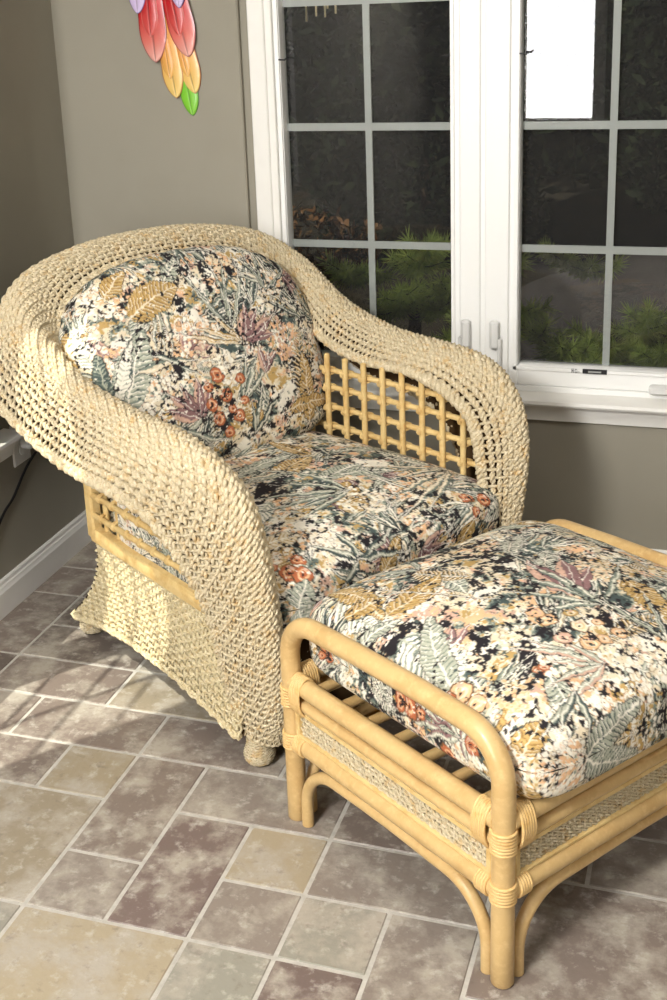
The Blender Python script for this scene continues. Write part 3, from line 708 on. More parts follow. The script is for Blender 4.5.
#PRINTS
PR_BACK=[('bloom', -0.269, 0.197, 0.055, 'white', 'cream'), ('bloom', -0.332, 0.096, 0.05, 'white', 'cream'), ('bloom', -0.288, 0.032, 0.05, 'white', 'peach'), ('bloom', -0.179, -0.071, 0.06, 'white', 'cream'), ('bloom', -0.21, 0.051, 0.03, 'white', 'cream'), ('bloom', 0.094, 0.211, 0.045, 'cream', 'peach'), ('bloom', 0.221, 0.143, 0.04, 'white', 'peach'), ('bloom', 0.204, -0.009, 0.055, 'peach', 'blush'), ('bloom', -0.049, -0.002, 0.03, 'cream', 'blush'), ('leaf', -0.208, 0.132, -0.052, 0.187, 0.045, 'gold', 'dgold', 'cream', 0.1), ('leaf', -0.248, 0.191, -0.173, 0.255, 0.028, 'gold', 'dgold', 'cream', 0.1), ('fern', 0.23, -0.238, 0.275, 0.001, 0.035, 'gold', 18), ('leaf', 0.243, -0.242, 0.258, -0.053, 0.03, 'gold', 'dgold', 'cream', 0.05), ('leaf', 0.076, -0.212, 0.034, -0.139, 0.03, 'gold', 'dgold', 'cream', 0.1), ('leaf', 0.17, -0.196, 0.355, -0.204, 0.022, 'gold', 'dgold', 'cream', 0.1), ('leaf', -0.28, -0.085, -0.182, 0.093, 0.048, 'pale', 'grn', 'white', 0.08, 0.3, 0.013, 'dgr', 0.6), ('leaf', -0.293, -0.066, -0.22, 0.076, 0.016, 'white', 'pale', 'white', 0.08), ('leaf', -0.31, -0.05, -0.313, 0.066, 0.022, 'dgr', 'grn', 'pale', 0.1), ('blade', -0.24, -0.006, -0.065, -0.012, 0.01, 'cream', 'grn', 0.15), ('blade', -0.188, 0.032, -0.064, -0.058, 0.006, 'pale', 'dgr', 0.1), ('blade', 0.08, 0.001, -0.007, 0.109, 0.006, 'gold', 'cream', 0.06), ('blade', 0.08, 0.001, -0.065, 0.073, 0.006, 'gold', 'cream', -0.06), ('blade', 0.08, 0.001, -0.107, 0.07, 0.006, 'gold', 'cream', 0.06), ('blade', 0.08, 0.001, 0.069, 0.146, 0.006, 'gold', 'cream', -0.06), ('blade', 0.08, 0.001, 0.141, 0.105, 0.006, 'gold', 'cream', 0.06), ('blade', 0.08, 0.001, 0.141, 0.023, 0.006, 'gold', 'cream', -0.06), ('blade', 0.092, -0.006, 0.184, 0.079, 0.008, 'mauve', 'blush', 0.06), ('blade', 0.092, -0.006, 0.149, 0.044, 0.008, 'mauve', 'blush', -0.06), ('blade', 0.092, -0.006, 0.115, 0.109, 0.008, 'mauve', 'blush', 0.06), ('blade', 0.034, -0.139, 0.08, -0.002, 0.006, 'pale', 'grn', 0.06), ('blade', 0.034, -0.139, 0.107, -0.078, 0.006, 'pale', 'grn', -0.06), ('blade', 0.034, -0.139, 0.113, -0.025, 0.006, 'pale', 'grn', 0.06), ('blade', 0.034, -0.139, 0.175, -0.009, 0.006, 'pale', 'grn', -0.06), ('blade', 0.034, -0.139, 0.048, -0.035, 0.006, 'pale', 'grn', 0.06), ('orchid', 0.079, 0.01, 0.61, 0.13, 4), ('orchid', -0.106, -0.153, 1.83, 0.113, 5), ('orchid', 0.114, -0.083, 1.11, 0.072, 3), ('blade', 0.051, 0.044, -0.04, 0.251, 0.005, 'grn', 'pale', 0.06), ('blade', 0.051, 0.044, 0.055, 0.232, 0.005, 'grn', 'pale', -0.06), ('blade', 0.051, 0.044, 0.11, 0.262, 0.005, 'grn', 'pale', 0.06), ('blade', 0.051, 0.044, 0.144, 0.214, 0.005, 'grn', 'pale', -0.06), ('blade', 0.051, 0.044, -0.02, 0.179, 0.005, 'grn', 'pale', 0.06), ('blade', 0.194, 0.125, 0.213, 0.241, 0.006, 'dgr', 'pale', 0.06), ('blade', 0.194, 0.125, 0.162, 0.23, 0.006, 'dgr', 'pale', -0.06), ('blade', 0.194, 0.125, 0.205, 0.206, 0.006, 'dgr', 'pale', 0.06), ('blade', 0.194, 0.125, 0.317, 0.186, 0.006, 'dgr', 'pale', -0.06), ('blade', 0.055, -0.234, 0.099, -0.102, 0.006, 'pale', 'dgr', 0.06), ('blade', 0.055, -0.234, 0.119, -0.158, 0.006, 'pale', 'dgr', -0.06), ('blade', 0.055, -0.234, 0.169, -0.131, 0.006, 'pale', 'dgr', 0.06), ('blade', 0.055, -0.234, 0.051, -0.142, 0.006, 'pale', 'dgr', -0.06), ('blade', -0.151, -0.167, -0.069, -0.228, 0.006, 'pale', 'grn', 0.06), ('blade', -0.151, -0.167, -0.098, -0.202, 0.006, 'pale', 'grn', -0.06), ('blade', -0.151, -0.167, -0.186, -0.145, 0.006, 'pale', 'grn', 0.06), ('blade', -0.151, -0.167, -0.024, -0.225, 0.006, 'pale', 'grn', -0.06), ('berry', -0.032, -0.059, 0.018), ('berry', -0.061, -0.126, 0.016), ('berry', -0.016, -0.114, 0.017), ('berry', 0.034, -0.082, 0.014), ('berry', -0.049, -0.164, 0.016), ('berry', 0.013, -0.174, 0.014), ('berry', -0.007, -0.152, 0.012), ('berry', -0.064, -0.083, 0.012), ('berry', -0.024, -0.206, 0.013), ('berry', 0.034, -0.139, 0.01), ('berry', -0.31, -0.063, 0.014), ('berry', -0.284, -0.082, 0.014), ('berry', -0.257, -0.106, 0.012), ('berry', -0.327, -0.044, 0.01)]
PR_SEAT=[('bloom', 0.257, -0.24, 0.06, 'white', 'peach'), ('leaf', 0.237, -0.27, 0.258, -0.188, 0.03, 'cream', 'gold', 'white', 0.1), ('berry', 0.337, -0.274, 0.018), ('berry', 0.357, -0.257, 0.019), ('berry', 0.322, -0.241, 0.014), ('berry', 0.308, -0.291, 0.01), ('berry', 0.352, 0.255, 0.018), ('berry', 0.335, 0.219, 0.014), ('berry', 0.374, 0.216, 0.012), ('leaf', 0.423, -0.322, 0.371, -0.251, 0.035, 'pale', 'grn', 'white', 0.05, 0.3, 0.012, 'dgr', 0.6), ('leaf', 0.433, -0.072, 0.358, 0.001, 0.022, 'gold', 'dgold', 'cream', 0.05), ('leaf', -0.077, -0.102, -0.089, 0.062, 0.03, 'pale', 'grn', 'white', 0.1), ('leaf', -0.053, 0.097, -0.231, 0.116, 0.026, 'gold', 'dgold', 'cream', 0.1), ('bloom', -0.323, 0.059, 0.04, 'gold', 'cream'), ('leaf', -0.028, 0.17, 0.018, 0.317, 0.03, 'pale', 'grn', 'white', 0.1), ('leaf', 0.163, 0.278, 0.013, 0.247, 0.028, 'white', 'pale', 'grn', 0.1), ('bloom', 0.225, 0.005, 0.06, 'white', 'cream'), ('bloom', 0.224, 0.185, 0.05, 'cream', 'peach'), ('bloom', 0.308, -0.149, 0.05, 'white', 'cream'), ('blade', 0.175, 0.016, 0.043, -0.192, 0.007, 'pale', 'grn', 0.06), ('blade', 0.175, 0.016, 0.034, -0.099, 0.007, 'pale', 'grn', -0.06), ('blade', 0.175, 0.016, 0.113, -0.215, 0.007, 'pale', 'grn', 0.06), ('blade', 0.175, 0.016, -0.023, -0.025, 0.007, 'pale', 'grn', -0.06), ('blade', 0.175, 0.016, 0.209, -0.151, 0.007, 'pale', 'grn', 0.06), ('blade', 0.204, 0.3, 0.25, 0.039, 0.007, 'cream', 'grn', 0.06), ('blade', 0.204, 0.3, 0.191, 0.123, 0.007, 'cream', 'grn', -0.06), ('blade', 0.204, 0.3, 0.325, 0.028, 0.007, 'cream', 'grn', 0.06), ('blade', 0.204, 0.3, 0.108, 0.111, 0.007, 'cream', 'grn', -0.06), ('blade', 0.204, 0.3, 0.329, 0.113, 0.007, 'cream', 'grn', 0.06), ('blade', 0.375, -0.122, 0.282, -0.207, 0.007, 'pale', 'dgr', 0.06), ('blade', 0.375, -0.122, 0.279, -0.126, 0.007, 'pale', 'dgr', -0.06), ('blade', 0.375, -0.122, 0.424, -0.203, 0.007, 'pale', 'dgr', 0.06), ('blade', 0.375, -0.122, 0.337, -0.011, 0.007, 'pale', 'dgr', -0.06), ('blade', 0.375, -0.122, 0.4, 0.013, 0.007, 'pale', 'dgr', 0.06)]
PR_OTT=[('bloom', 0.282, -0.035, 0.06, 'white', 'cream'), ('bloom', 0.306, -0.166, 0.06, 'white', 'peach'), ('bloom', 0.328, -0.284, 0.06, 'white', 'cream'), ('bloom', 0.068, -0.287, 0.05, 'white', 'cream'), ('bloom', 0.054, 0.125, 0.06, 'cream', 'peach'), ('bloom', -0.273, 0.121, 0.04, 'cream', 'white'), ('bloom', 0.207, -0.303, 0.05, 'peach', 'cream'), ('bloom', -0.017, -0.283, 0.03, 'white', 'cream'), ('bloom', -0.212, -0.263, 0.04, 'white', 'cream'), ('bloom', 0.366, -0.105, 0.06, 'white', 'gold'), ('bloom', 0.381, -0.292, 0.05, 'white', 'peach'), ('leaf', -0.048, -0.297, 0.138, -0.319, 0.052, 'white', 'grn', 'pale', 0.1, 0.35, 0.014, 'grn', 0.55), ('leaf', 0.12, -0.327, -0.052, -0.225, 0.03, 'pale', 'grn', 'white', 0.1), ('leaf', -0.315, -0.258, -0.119, -0.279, 0.03, 'gold', 'dgold', 'cream', 0.1), ('leaf', -0.122, -0.268, -0.145, -0.114, 0.032, 'gold', 'dgold', 'cream', -0.1), ('leaf', -0.195, -0.315, -0.17, -0.234, 0.026, 'gold', 'dgold', 'cream', 0.1), ('fern', 0.015, -0.108, -0.31, -0.234, 0.02, 'gold', 10), ('leaf', 0.107, 0.133, 0.243, 0.085, 0.035, 'gold', 'dgold', 'cream', 0.1), ('fern', 0.222, -0.046, 0.236, 0.096, 0.03, 'gold', 14), ('leaf', 0.307, -0.358, 0.292, -0.283, 0.03, 'gold', 'dgold', 'cream', 0.05), ('leaf', 0.383, -0.257, 0.335, -0.09, 0.025, 'pale', 'dgr', 'white', 0.05), ('orchid', 0.089, -0.003, 2.42, 0.182, 3, 'mauve', 'blush'), ('berry', 0.134, -0.323, 0.02, 'peach', 'cream'), ('berry', 0.124, -0.348, 0.016, 'rust', 'peach'), ('berry', 0.176, -0.33, 0.016, 'peach', 'cream'), ('blade', 0.145, 0.023, -0.01, -0.086, 0.007, 'pale', 'grn', 0.06), ('blade', 0.145, 0.023, -0.037, -0.031, 0.007, 'pale', 'grn', -0.06), ('blade', 0.145, 0.023, -0.08, 0.041, 0.007, 'pale', 'grn', 0.06), ('blade', 0.145, 0.023, 0.09, -0.081, 0.007, 'pale', 'grn', -0.06), ('blade', 0.145, 0.023, 0.025, 0.041, 0.007, 'pale', 'grn', 0.06), ('blade', 0.145, 0.023, 0.029, 0.212, 0.007, 'pale', 'grn', -0.06), ('blade', 0.271, 0.052, 0.134, 0.03, 0.007, 'dgr', 'pale', 0.06), ('blade', 0.271, 0.052, 0.166, 0.023, 0.007, 'dgr', 'pale', -0.06), ('blade', 0.271, 0.052, 0.099, 0.041, 0.007, 'dgr', 'pale', 0.06), ('blade', 0.271, 0.052, 0.149, 0.126, 0.007, 'dgr', 'pale', -0.06), ('blade', 0.261, -0.101, 0.126, -0.172, 0.007, 'pale', 'blush', 0.06), ('blade', 0.261, -0.101, 0.12, -0.217, 0.007, 'pale', 'blush', -0.06), ('blade', 0.261, -0.101, 0.194, -0.181, 0.007, 'pale', 'blush', 0.06), ('blade', 0.261, -0.101, 0.176, -0.122, 0.007, 'pale', 'blush', -0.06), ('blade', 0.261, -0.101, 0.283, -0.216, 0.007, 'pale', 'blush', 0.06), ('blade', 0.261, -0.101, 0.239, -0.239, 0.007, 'pale', 'blush', -0.06), ('blade', 0.274, -0.191, 0.31, -0.313, 0.006, 'pale', 'dgr', 0.06), ('blade', 0.274, -0.191, 0.324, -0.281, 0.006, 'pale', 'dgr', -0.06), ('blade', 0.274, -0.191, 0.355, -0.232, 0.006, 'pale', 'dgr', 0.06), ('blade', -0.203, -0.115, -0.313, -0.244, 0.006, 'grn', 'pale', 0.06), ('blade', -0.203, -0.115, -0.305, -0.17, 0.006, 'grn', 'pale', -0.06), ('blade', -0.203, -0.115, -0.304, -0.177, 0.006, 'grn', 'pale', 0.06), ('blade', -0.203, -0.115, -0.305, -0.065, 0.006, 'grn', 'pale', -0.06), ('blade', 0.183, -0.399, -0.003, -0.399, 0.007, 'pale', 'mauve', 0.06), ('blade', 0.183, -0.399, -0.062, -0.381, 0.007, 'pale', 'mauve', -0.06), ('blade', 0.183, -0.399, 0.054, -0.352, 0.007, 'pale', 'mauve', 0.06), ('blade', 0.183, -0.399, 0.183, -0.356, 0.007, 'pale', 'mauve', -0.06), ('blade', 0.183, -0.399, -0.003, -0.399, 0.007, 'pale', 'mauve', 0.06), ('berry', 0.208, -0.083, 0.016, 'peach', 'cream'), ('berry', 0.119, -0.096, 0.018, 'peach', 'cream'), ('berry', 0.169, -0.065, 0.016, 'cream', 'peach'), ('berry', 0.219, -0.014, 0.014, 'peach', 'cream'), ('berry', 0.176, -0.112, 0.015, 'blush', 'cream'), ('berry', 0.219, -0.054, 0.012, 'peach', 'cream'), ('berry', 0.089, -0.094, 0.014, 'peach', 'blush'), ('berry', 0.18, -0.028, 0.011, 'peach', 'cream'), ('berry', 0.131, -0.046, 0.012, 'gold', 'cream'), ('berry', 0.029, -0.396, 0.018), ('berry', 0.001, -0.392, 0.014), ('berry', 0.064, -0.399, 0.013), ('berry', -0.238, -0.395, 0.014), ('berry', -0.268, -0.386, 0.012), ('berry', 0.208, -0.399, 0.016)]
#ENDPRINTS
# seat cushion (tex x = chair forward, y = across)
cv=Canvas(.48,.50,21); cv.scatter(130); place_prints(cv,PR_SEAT)
def seat_taper(P):
    P=P.copy(); P[...,1]*=1+.075*(P[...,0]/.34); P[...,2]-=.012*np.clip(P[...,0]/.34,0,1)**2; return P
seat,_,_=cushion('seat_cushion',.372,.345,.088,.034,cv,8,.34,420,(np.eye(3),np.array([-.292,.006,.412])),CH_O,CH_R,seat_taper,seed=4)
tag(seat,'thick floral print seat cushion on the wicker armchair, over its seat','cushion','floral print cushions')
# back cushion: local a across, b up, thickness forward
tl=math.radians(21); Rb=np.array([[0,-math.sin(tl),math.cos(tl)],[1,0,0],[0,math.cos(tl),math.sin(tl)]])
cv=Canvas(.50,.42,33); cv.scatter(110); place_prints(cv,PR_BACK)
def nb(a,b): return np.where(b>0,2.5,4.5)
back,_,_=cushion('back_cushion',.372,.285,.105,.020,cv,4,.62,420,(Rb,np.array([-.672,.004,.742])),CH_O,CH_R,None,nout_fn=nb,seed=8)
tag(back,'rounded floral print back cushion leaning inside the curved wicker backrest','cushion','floral print cushions')

# ================================================================== RATTAN OTTOMAN
ott = empty('rattan_ottoman', OT_O, OT_R)
tag(ott,'golden rattan ottoman frame with looped end rails and woven side panels','ottoman')
LX, LY = -.594, .713
corners=[(0,0),(LX,0),(0,LY),(LX,LY)]
for (cx,cy) in corners:
    sx = 1 if cx==0 else -1; sy = 1 if cy else -1
    mb=MB(); mb.tube([(cx,cy,.001),(cx,cy,.004),(cx,cy,.10),(cx,cy,.2),(cx,cy,.30),(cx,cy,.36)],[.0185,.0205,.0205,.020,.020,.020],16)
    leg=mb.build('leg', M['rattan'], ott)
    for zc,nr in ((.292,7),(.190,6)):   # cane bindings round the post
        mb=MB()
        for k in range(nr):
            z=zc+(k-(nr-1)/2)*.0062; th=np.linspace(0,2*PI,25)[:-1]
            mb.tube(np.stack([cx+.0212*np.cos(th),cy+.0212*np.sin(th),z+0*th],1),.0032,6,closed=True)
        mb.build('cane_binding', M['cane'], leg)
def loop_end(y):
    mb=MB(); R=.085; z0,z1=.33,.478
    pts=[(0,y,z0),(0,y,.36),(0,y,z1-R)]
    for a in np.linspace(0,PI/2,10)[1:]: pts.append((-R+R*math.cos(a),y,z1-R+R*math.sin(a)))
    pts+= [(LX*.35,y,z1+.001),(LX*.65,y,z1-.004)]
    for a in np.linspace(PI/2,PI,10): pts.append((LX+R+R*math.cos(a),y,z1-.010-R+R*math.sin(a)))
    pts+=[(LX,y,.36),(LX,y,z0)]
    mb.tube(pts,.0205,16); mb.build('looped_end_rail', M['rattan'], ott)
loop_end(0); loop_end(LY)
def side(p0,p1):
    p0=np.array(p0,float); p1=np.array(p1,float); L=np.linalg.norm(p1-p0); u=(p1-p0)/L; n=np.array([u[1],-u[0],0]); zz=np.array([0,0,1.])
    if (n@(np.array([LX/2,LY/2,0])-p0))>0: n=-n
    Q=lambda s,z,o=0: p0+u*s+zz*z+n*o
    def bar(z,r,o=0,name='rail',s0=.012,s1=None):
        mb=MB(); s1=s1 or L-.012; mb.tube([Q(s,z,o) for s in np.linspace(s0,s1,8)],r,14); return mb.build(name,M['rattan'],ott)
    top=bar(.325,.0195,0,'top_rail'); bar(.287,.0125,.004,'second_rail'); low=bar(.190,.0195,0,'lower_rail')
    # thin frame around the woven panel
    mb=MB()
    mb.box((.020,-.007,.262),(L-.020,.009,.274),bev=.002); mb.box((.020,-.007,.208),(L-.020,.009,.216),bev=.002)
    for s in (.020,L-.032): mb.box((s,-.007,.212),(s+.012,.010,.268),bev=.002)
    Mx=np.array([u,n,zz]).T
    mb.v=[v@Mx.T+p0 for v in mb.v]; fr=crisp(mb.build('panel_frame',M['rattan_lt'],ott))
    # rope panel
    G=np.array([[Q(s,z,.0) for z in np.linspace(.213,.264,8)] for s in np.linspace(.032,L-.032,40)])
    mb=MB(); weave(mb,G,5,.014,.0056,.0012,flip=1 if np.cross(zz,u)@n>0 else -1,edges=False,per=6,twist=1.1)
    mb.build('woven_panel',[M['rope'],M['gap_shade']],fr)
    # curved brace: up beside one post, under the lower rail and down beside the other
    mb=MB(); r=.0125; R=.10; s0=.036; zt=.152; pts=[Q(s0,.001),Q(s0,.004),Q(s0,zt-R)]
    for a in np.linspace(PI,PI/2,12)[1:]: pts.append(Q(s0+R+R*math.cos(a),zt-R+R*math.sin(a)))
    pts+=[Q(L*.4,zt+.003),Q(L*.5,zt+.004),Q(L*.6,zt+.003)]
    for a in np.linspace(PI/2,0,12)[:-1]: pts.append(Q(L-s0-R+R*math.cos(a),zt-R+R*math.sin(a)))
    pts+=[Q(L-s0,zt-R),Q(L-s0,.004),Q(L-s0,.001)]
    mb.tube(pts,r,12); mb.build('curved_brace',M['rattan'],ott)
    # bindings at the rail ends
    for z,rr,host,nk in ((.325,.0205,top,6),(.190,.0205,low,5)):
        for e0 in (0,1):
            mb=MB()
            for k in range(nk):
                q=.024+k*.0056; q=q if not e0 else L-q; th=np.linspace(0,2*PI,25)[:-1]
                if z>.3: mb.tube([Q(q,.306+.042*math.cos(a),.0225*math.sin(a)) for a in th],.0032,6,closed=True)
                else: mb.tube([Q(q,z+(rr+.0005)*math.cos(a),(rr+.0005)*math.sin(a)) for a in th],.0032,6,closed=True)
            mb.build('cane_binding',M['cane'],host)
side((0,0,0),(LX,0,0)); side((0,0,0),(0,LY,0)); side((LX,0,0),(LX,LY,0)); side((0,LY,0),(LX,LY,0))
for k in range(7):
    x=-.07-k*.0775; mb=MB(); mb.tube([(x,.0,.318),(x,LY*.5,.316),(x,LY,.318)],.0105,10); mb.build('slat',M['rattan'],ott)
cv=Canvas(.50,.50,52); cv.scatter(130); place_prints(cv,PR_OTT)
oc,_,_=cushion('ottoman_cushion',.333,.345,.080,.055,cv,9,.36,440,(np.eye(3),np.array([-.280,.365,.414])),OT_O,OT_R,None,seed=14)
tag(oc,'plump floral print cushion lying on top of the rattan ottoman','cushion','floral print cushions')

# ================================================================== WALL ORNAMENT (painted feathers)
YP=YW-.018
feat=empty('feather_wall_hanging',(-.83,YP,1.7)); tag(feat,'carved wall hanging of red, orange and green painted feathers beside the window','wall hanging')
def feather(tip, base, wd, cols, depth, veins):
    # tip, base in wall x,z relative to hanging; cols tip->base
    tip=np.array(tip); base=np.array(base); L=np.linalg.norm(base-tip); u=(base-tip)/L; n=np.array([u[1],-u[0]])
    na,nb_=40,17; V=[];Cc=[]
    for i in range(na):
        a=i/(na-1); hw=wd*(math.sin(min(1,(a*L+.0004)/(wd*2.5))*PI/2))**.62*1.14*(1-.2*a)
        row=[]
        for j in range(nb_):
            b=-1+2*j/(nb_-1); p=tip+u*(a*L)+n*(hw*b)
            dd=depth+.004*(1-abs(b)**3)-(.0012 if abs(b)<.07 else 0)
            row.append((p[0],-dd,p[1]))
            t=min(1,a*1.0); c=np.array([np.interp(t,np.linspace(0,1,len(cols)),[lin(q)[k] for q in cols]) for k in range(3)])
            if abs(b)<.07 and a<.8: c=c*.45
            if abs(b)>.93 or i<1: c=np.array(lin(veins))
            Cc.append(c)
        V.append(row)
    mb=MB(); V=np.array(V); mb.quads_grid(V,col=np.array(Cc),flip=False)
    Bk=V.copy(); Bk[...,1]=-max(0,depth-.004); mb.quads_grid(Bk,col=np.array(Cc)); 
    rim=np.concatenate([V[:,0],V[::-1,-1]]); rb=np.concatenate([Bk[:,0],Bk[::-1,-1]])
    mb.quads_grid(np.stack([rim,rb]),col=np.tile(lin(veins),(len(rim)*2,1)))
    m2=MB()
    return mb.build('feather',M['feather'],feat,attr='paint')
M['feather']=mat('painted_wood',(200,80,60),.35,.5,attr='paint',coat=.3)
def fx(zx,zy):
    px=120+zx/6.67; py=zy/6.67
    return (-.767+(px-195+(113-py)*.062)*.00303+.83, 1.319-(py-113)*.00273-1.7)
RED=[(226,170,158),(212,110,100),(188,36,40),(196,24,34),(196,24,34)]; OR=[(230,200,120),(226,170,88),(222,140,66)]; GR=[(126,196,56),(118,190,50)]
LI=[(196,176,214),(205,190,222)]; H6=.00303/6.67
feather(fx(508,765),fx(430,330),56*H6,GR,.004,(60,120,40))
feather(fx(405,645),fx(310,90),64*H6,OR,.010,(160,84,44)); feather(fx(528,617),fx(395,90),66*H6,OR,.007,(160,84,44))
feather(fx(366,512),fx(325,250),38*H6,[(226,176,96),(222,146,70)],.0125,(170,90,44)); feather(fx(482,502),fx(430,300),36*H6,[(226,176,96),(222,146,70)],.0095,(170,90,44))
feather(fx(275,402),fx(215,-200),86*H6,RED,.018,(120,20,26)); feather(fx(492,371),fx(350,-200),84*H6,RED,.015,(120,20,26))
feather(fx(246,230),fx(215,-200),52*H6,[(206,90,84),(180,24,32),(176,18,28)],.0215,(200,130,120)); feather(fx(436,230),fx(350,-200),52*H6,[(206,90,84),(180,24,32),(176,18,28)],.0185,(200,130,120))
feather(fx(165,76),fx(150,-300),58*H6,LI,.027,(60,60,150)); feather(fx(440,50),fx(400,-300),46*H6,LI,.025,(60,60,150))
feather(fx(300,-60),fx(270,-420),100*H6,[(90,90,190),(60,70,170)],.032,(40,40,120))

# ================================================================== OUTLET, CORD, SIDE TABLE
plate=empty('wall_outlet',(XW,1.055,.45)); tag(plate,'pale wall outlet plate low on the left wall behind the chair','outlet')
mb=MB(); mb.box((0,-.045,-.062),(.007,.045,.062),bev=.003); crisp(mb.build('cover_plate',M['trim'],plate))
mb=MB()
for z in (-.02,.02):
    th=np.linspace(0,2*PI,20)
    ring=np.array([[(xx,rr*math.cos(a),z+rr*math.sin(a)) for a in th] for xx,rr in ((.006,.017),(.0095,.017),(.010,.015),(.010,.0))]); mb.quads_grid(ring)
crisp(mb.build('socket',M['handle'],plate))
pl=empty('cord_plug',(XW+.010,1.062,.45)); tag(pl,'round white plug in the left wall outlet beside the chair','plug')
th=np.linspace(0,2*PI,24); mb=MB(); ring=np.array([[(xx,rr*math.cos(a),rr*math.sin(a)) for a in th] for xx,rr in ((0,.020),(.020,.021),(.028,.018),(.031,.010),(.031,0))]); mb.quads_grid(ring)
mb.build('plug_body',M['handle'],pl)
mb=MB(); mb.tube(smooth_path([(XW+.012,1.14,.405),(XW+.012,1.11,.395),(XW+.010,1.07,.375),(XW+.008,1.035,.350),(XW+.008,.98,.31),(XW+.008,.915,.280),(XW+.01,.82,.2),(XW+.02,.75,.104),(XW+.03,.70,.004),(XW+.04,.55,.004)],60),.0038,8)
tag(mb.build('power_cord',M['cord']),'black power cord running down the left wall below the outlet','cord')

# ================================================================== OUTSIDE THE WINDOW
mb=MB(); G=np.array([[(x,y,-.15+.25*(y-1.6)/4+.05*math.sin(x*3+y*2)) for x in np.linspace(-6,6,40)] for y in np.linspace(1.62,9,30)]); mb.quads_grid(G,flip=True)
o=mb.build('ground_outside',M['soil']); struct(o); o.name='ground'
def needle_branch(mb_n, mb_w, p0, p1, nsub, rs, ln=.055, dens=120):
    R=np.random.default_rng(rs); p0=np.array(p0,float); p1=np.array(p1,float)
    def clothe(a,b,ln,dens):
        d=b-a; L=np.linalg.norm(d); d=d/L; n=int(dens*L/.1)
        t=R.random(n); base=a+d*(t*L)[:,None]
        v=R.normal(size=(n,3)); v-=d*(v@d)[:,None]; v/=np.linalg.norm(v,axis=1)[:,None]
        dr=v*.75+d*R.uniform(.55,.95,n)[:,None]; dr/=np.linalg.norm(dr,axis=1)[:,None]
        l=ln*R.uniform(.75,1.15,n); tip=base+dr*l[:,None]; w=np.cross(dr,R.normal(size=(n,3))); w/=np.linalg.norm(w,axis=1)[:,None]; w*=.0016
        V=np.stack([base-w,base+w,base+(tip-base)*.7+w*.8,tip],1).reshape(-1,3); i=np.arange(n)*4
        mb_n.add(V,np.stack([i,i+1,i+2,i+3],1))
    mid=(p0+p1)/2+np.array([0,0,-.03]); path=smooth_path([p0,mid,p1],14); mb_w.tube(path,np.linspace(.006,.002,14),6)
    for k in range(13): clothe(path[k],path[k+1],ln,dens)
    for q in range(nsub):
        k=2+int(q*11/nsub); a=path[k]; dd=path[min(13,k+1)]-path[k-1]; dd/=np.linalg.norm(dd)
        s=np.cross(dd,(0,0,1)); s/=np.linalg.norm(s)+1e-9; sg=1 if q%2 else -1
        e=a+(dd*.8+s*sg*.6+np.array([0,0,R.uniform(-.15,.35)]))*R.uniform(.10,.18)*(1-.4*q/nsub)
        pp=smooth_path([a,(a+e)/2+np.array([0,0,-.006]),e],5); mb_w.tube(pp,np.linspace(.0032,.0014,5),5)
        for j in range(4): clothe(pp[j],pp[j+1],ln,dens)
def pine(name, loc, branches, label, seed):
    root=empty(name,loc); tag(root,label,'pine tree'); mn=MB(); mw=MB(); loc=np.array(loc)
    mt=MB(); mt.tube(smooth_path([(0,0,0),(.02,.02,.2),(0,.03,.4),(.02,0,.6)],16),np.linspace(.045,.02,16),10); mt.build('trunk',M['bark'],root)
    for i,(a,b,n) in enumerate(branches): needle_branch(mn,mw,np.array(a)-loc,np.array(b)-loc,n,seed+i)
    mw.build('branches',M['bark'],root); mn.build('needles',M['needle'],root,smooth=False)
pine('pine_tree',(-.45,2.75,-.1),[((-.4,2.7,.5),(.08,2.05,.80),10),((-.45,2.7,.6),(-.20,2.0,.86),9),((-.3,2.7,.35),(.10,2.15,.62),9),((-.5,2.7,.45),(-.30,2.0,.70),9),((-.3,2.7,.3),(-.05,2.0,.62),9),((-.6,2.7,.6),(-.50,2.05,.75),8),((-.4,2.7,.42),(-.10,2.2,.72),9)],
  'pine tree outside the left half of the window, branches beside the mullion',100)
pine('pine_tree',(.40,2.85,-.15),[((.35,2.6,.2),(.13,1.95,.60),11),((.35,2.6,.25),(.22,1.92,.56),11),((.3,2.5,.2),(.28,1.95,.50),11),((.4,2.8,.3),(.30,2.05,.55),10),((.42,2.8,.25),(.52,2.05,.52),9),((.4,2.8,.2),(.42,2.0,.44),10),((.4,2.8,.35),(.47,2.1,.64),7),((.3,2.8,.2),(.20,2.0,.42),9),((.3,2.8,.6),(.13,2.2,.80),5),((.4,2.8,.15),(.33,2.1,.38),10)],
  'pine tree outside the right half of the window, lit branches above the sill',200)
# distant dark evergreens
def bush(name, c, r, n, m, label, cat, seed, sz=.06, group=None):
    R=np.random.default_rng(seed); mb=MB(); c=np.array(c,float)
    v=R.normal(size=(n,3)); v/=np.linalg.norm(v,axis=1)[:,None]; P=v*np.array(r)*(R.uniform(.45,1,n)**.5)[:,None]*(1+.25*np.sin(v[:,0]*7+seed)*np.cos(v[:,2]*9))[:,None]
    P[:,2]=np.maximum(P[:,2],-c[2]+.0)
    a=R.normal(size=(n,3)); a/=np.linalg.norm(a,axis=1)[:,None]; b=np.cross(a,R.normal(size=(n,3))); b/=np.linalg.norm(b,axis=1)[:,None]
    s=sz*R.uniform(.6,1.4,n)[:,None]; V=np.stack([P-a*s,P-b*s*.4,P+a*s,P+b*s*.4],1).reshape(-1,3); i=np.arange(n)*4
    mb.add(V,np.stack([i,i+1,i+2,i+3],1)); root=empty(name,c); tag(root,label,cat,group)
    mb.build('foliage',m,root,smooth=False)
    t=MB(); t.tube(smooth_path([(0,0,-c[2]),(.01,.0,-c[2]*.7),(0,0,-c[2]*.5)],6),np.linspace(.06,.04,6),8); t.build('trunk',M['bark'],root)
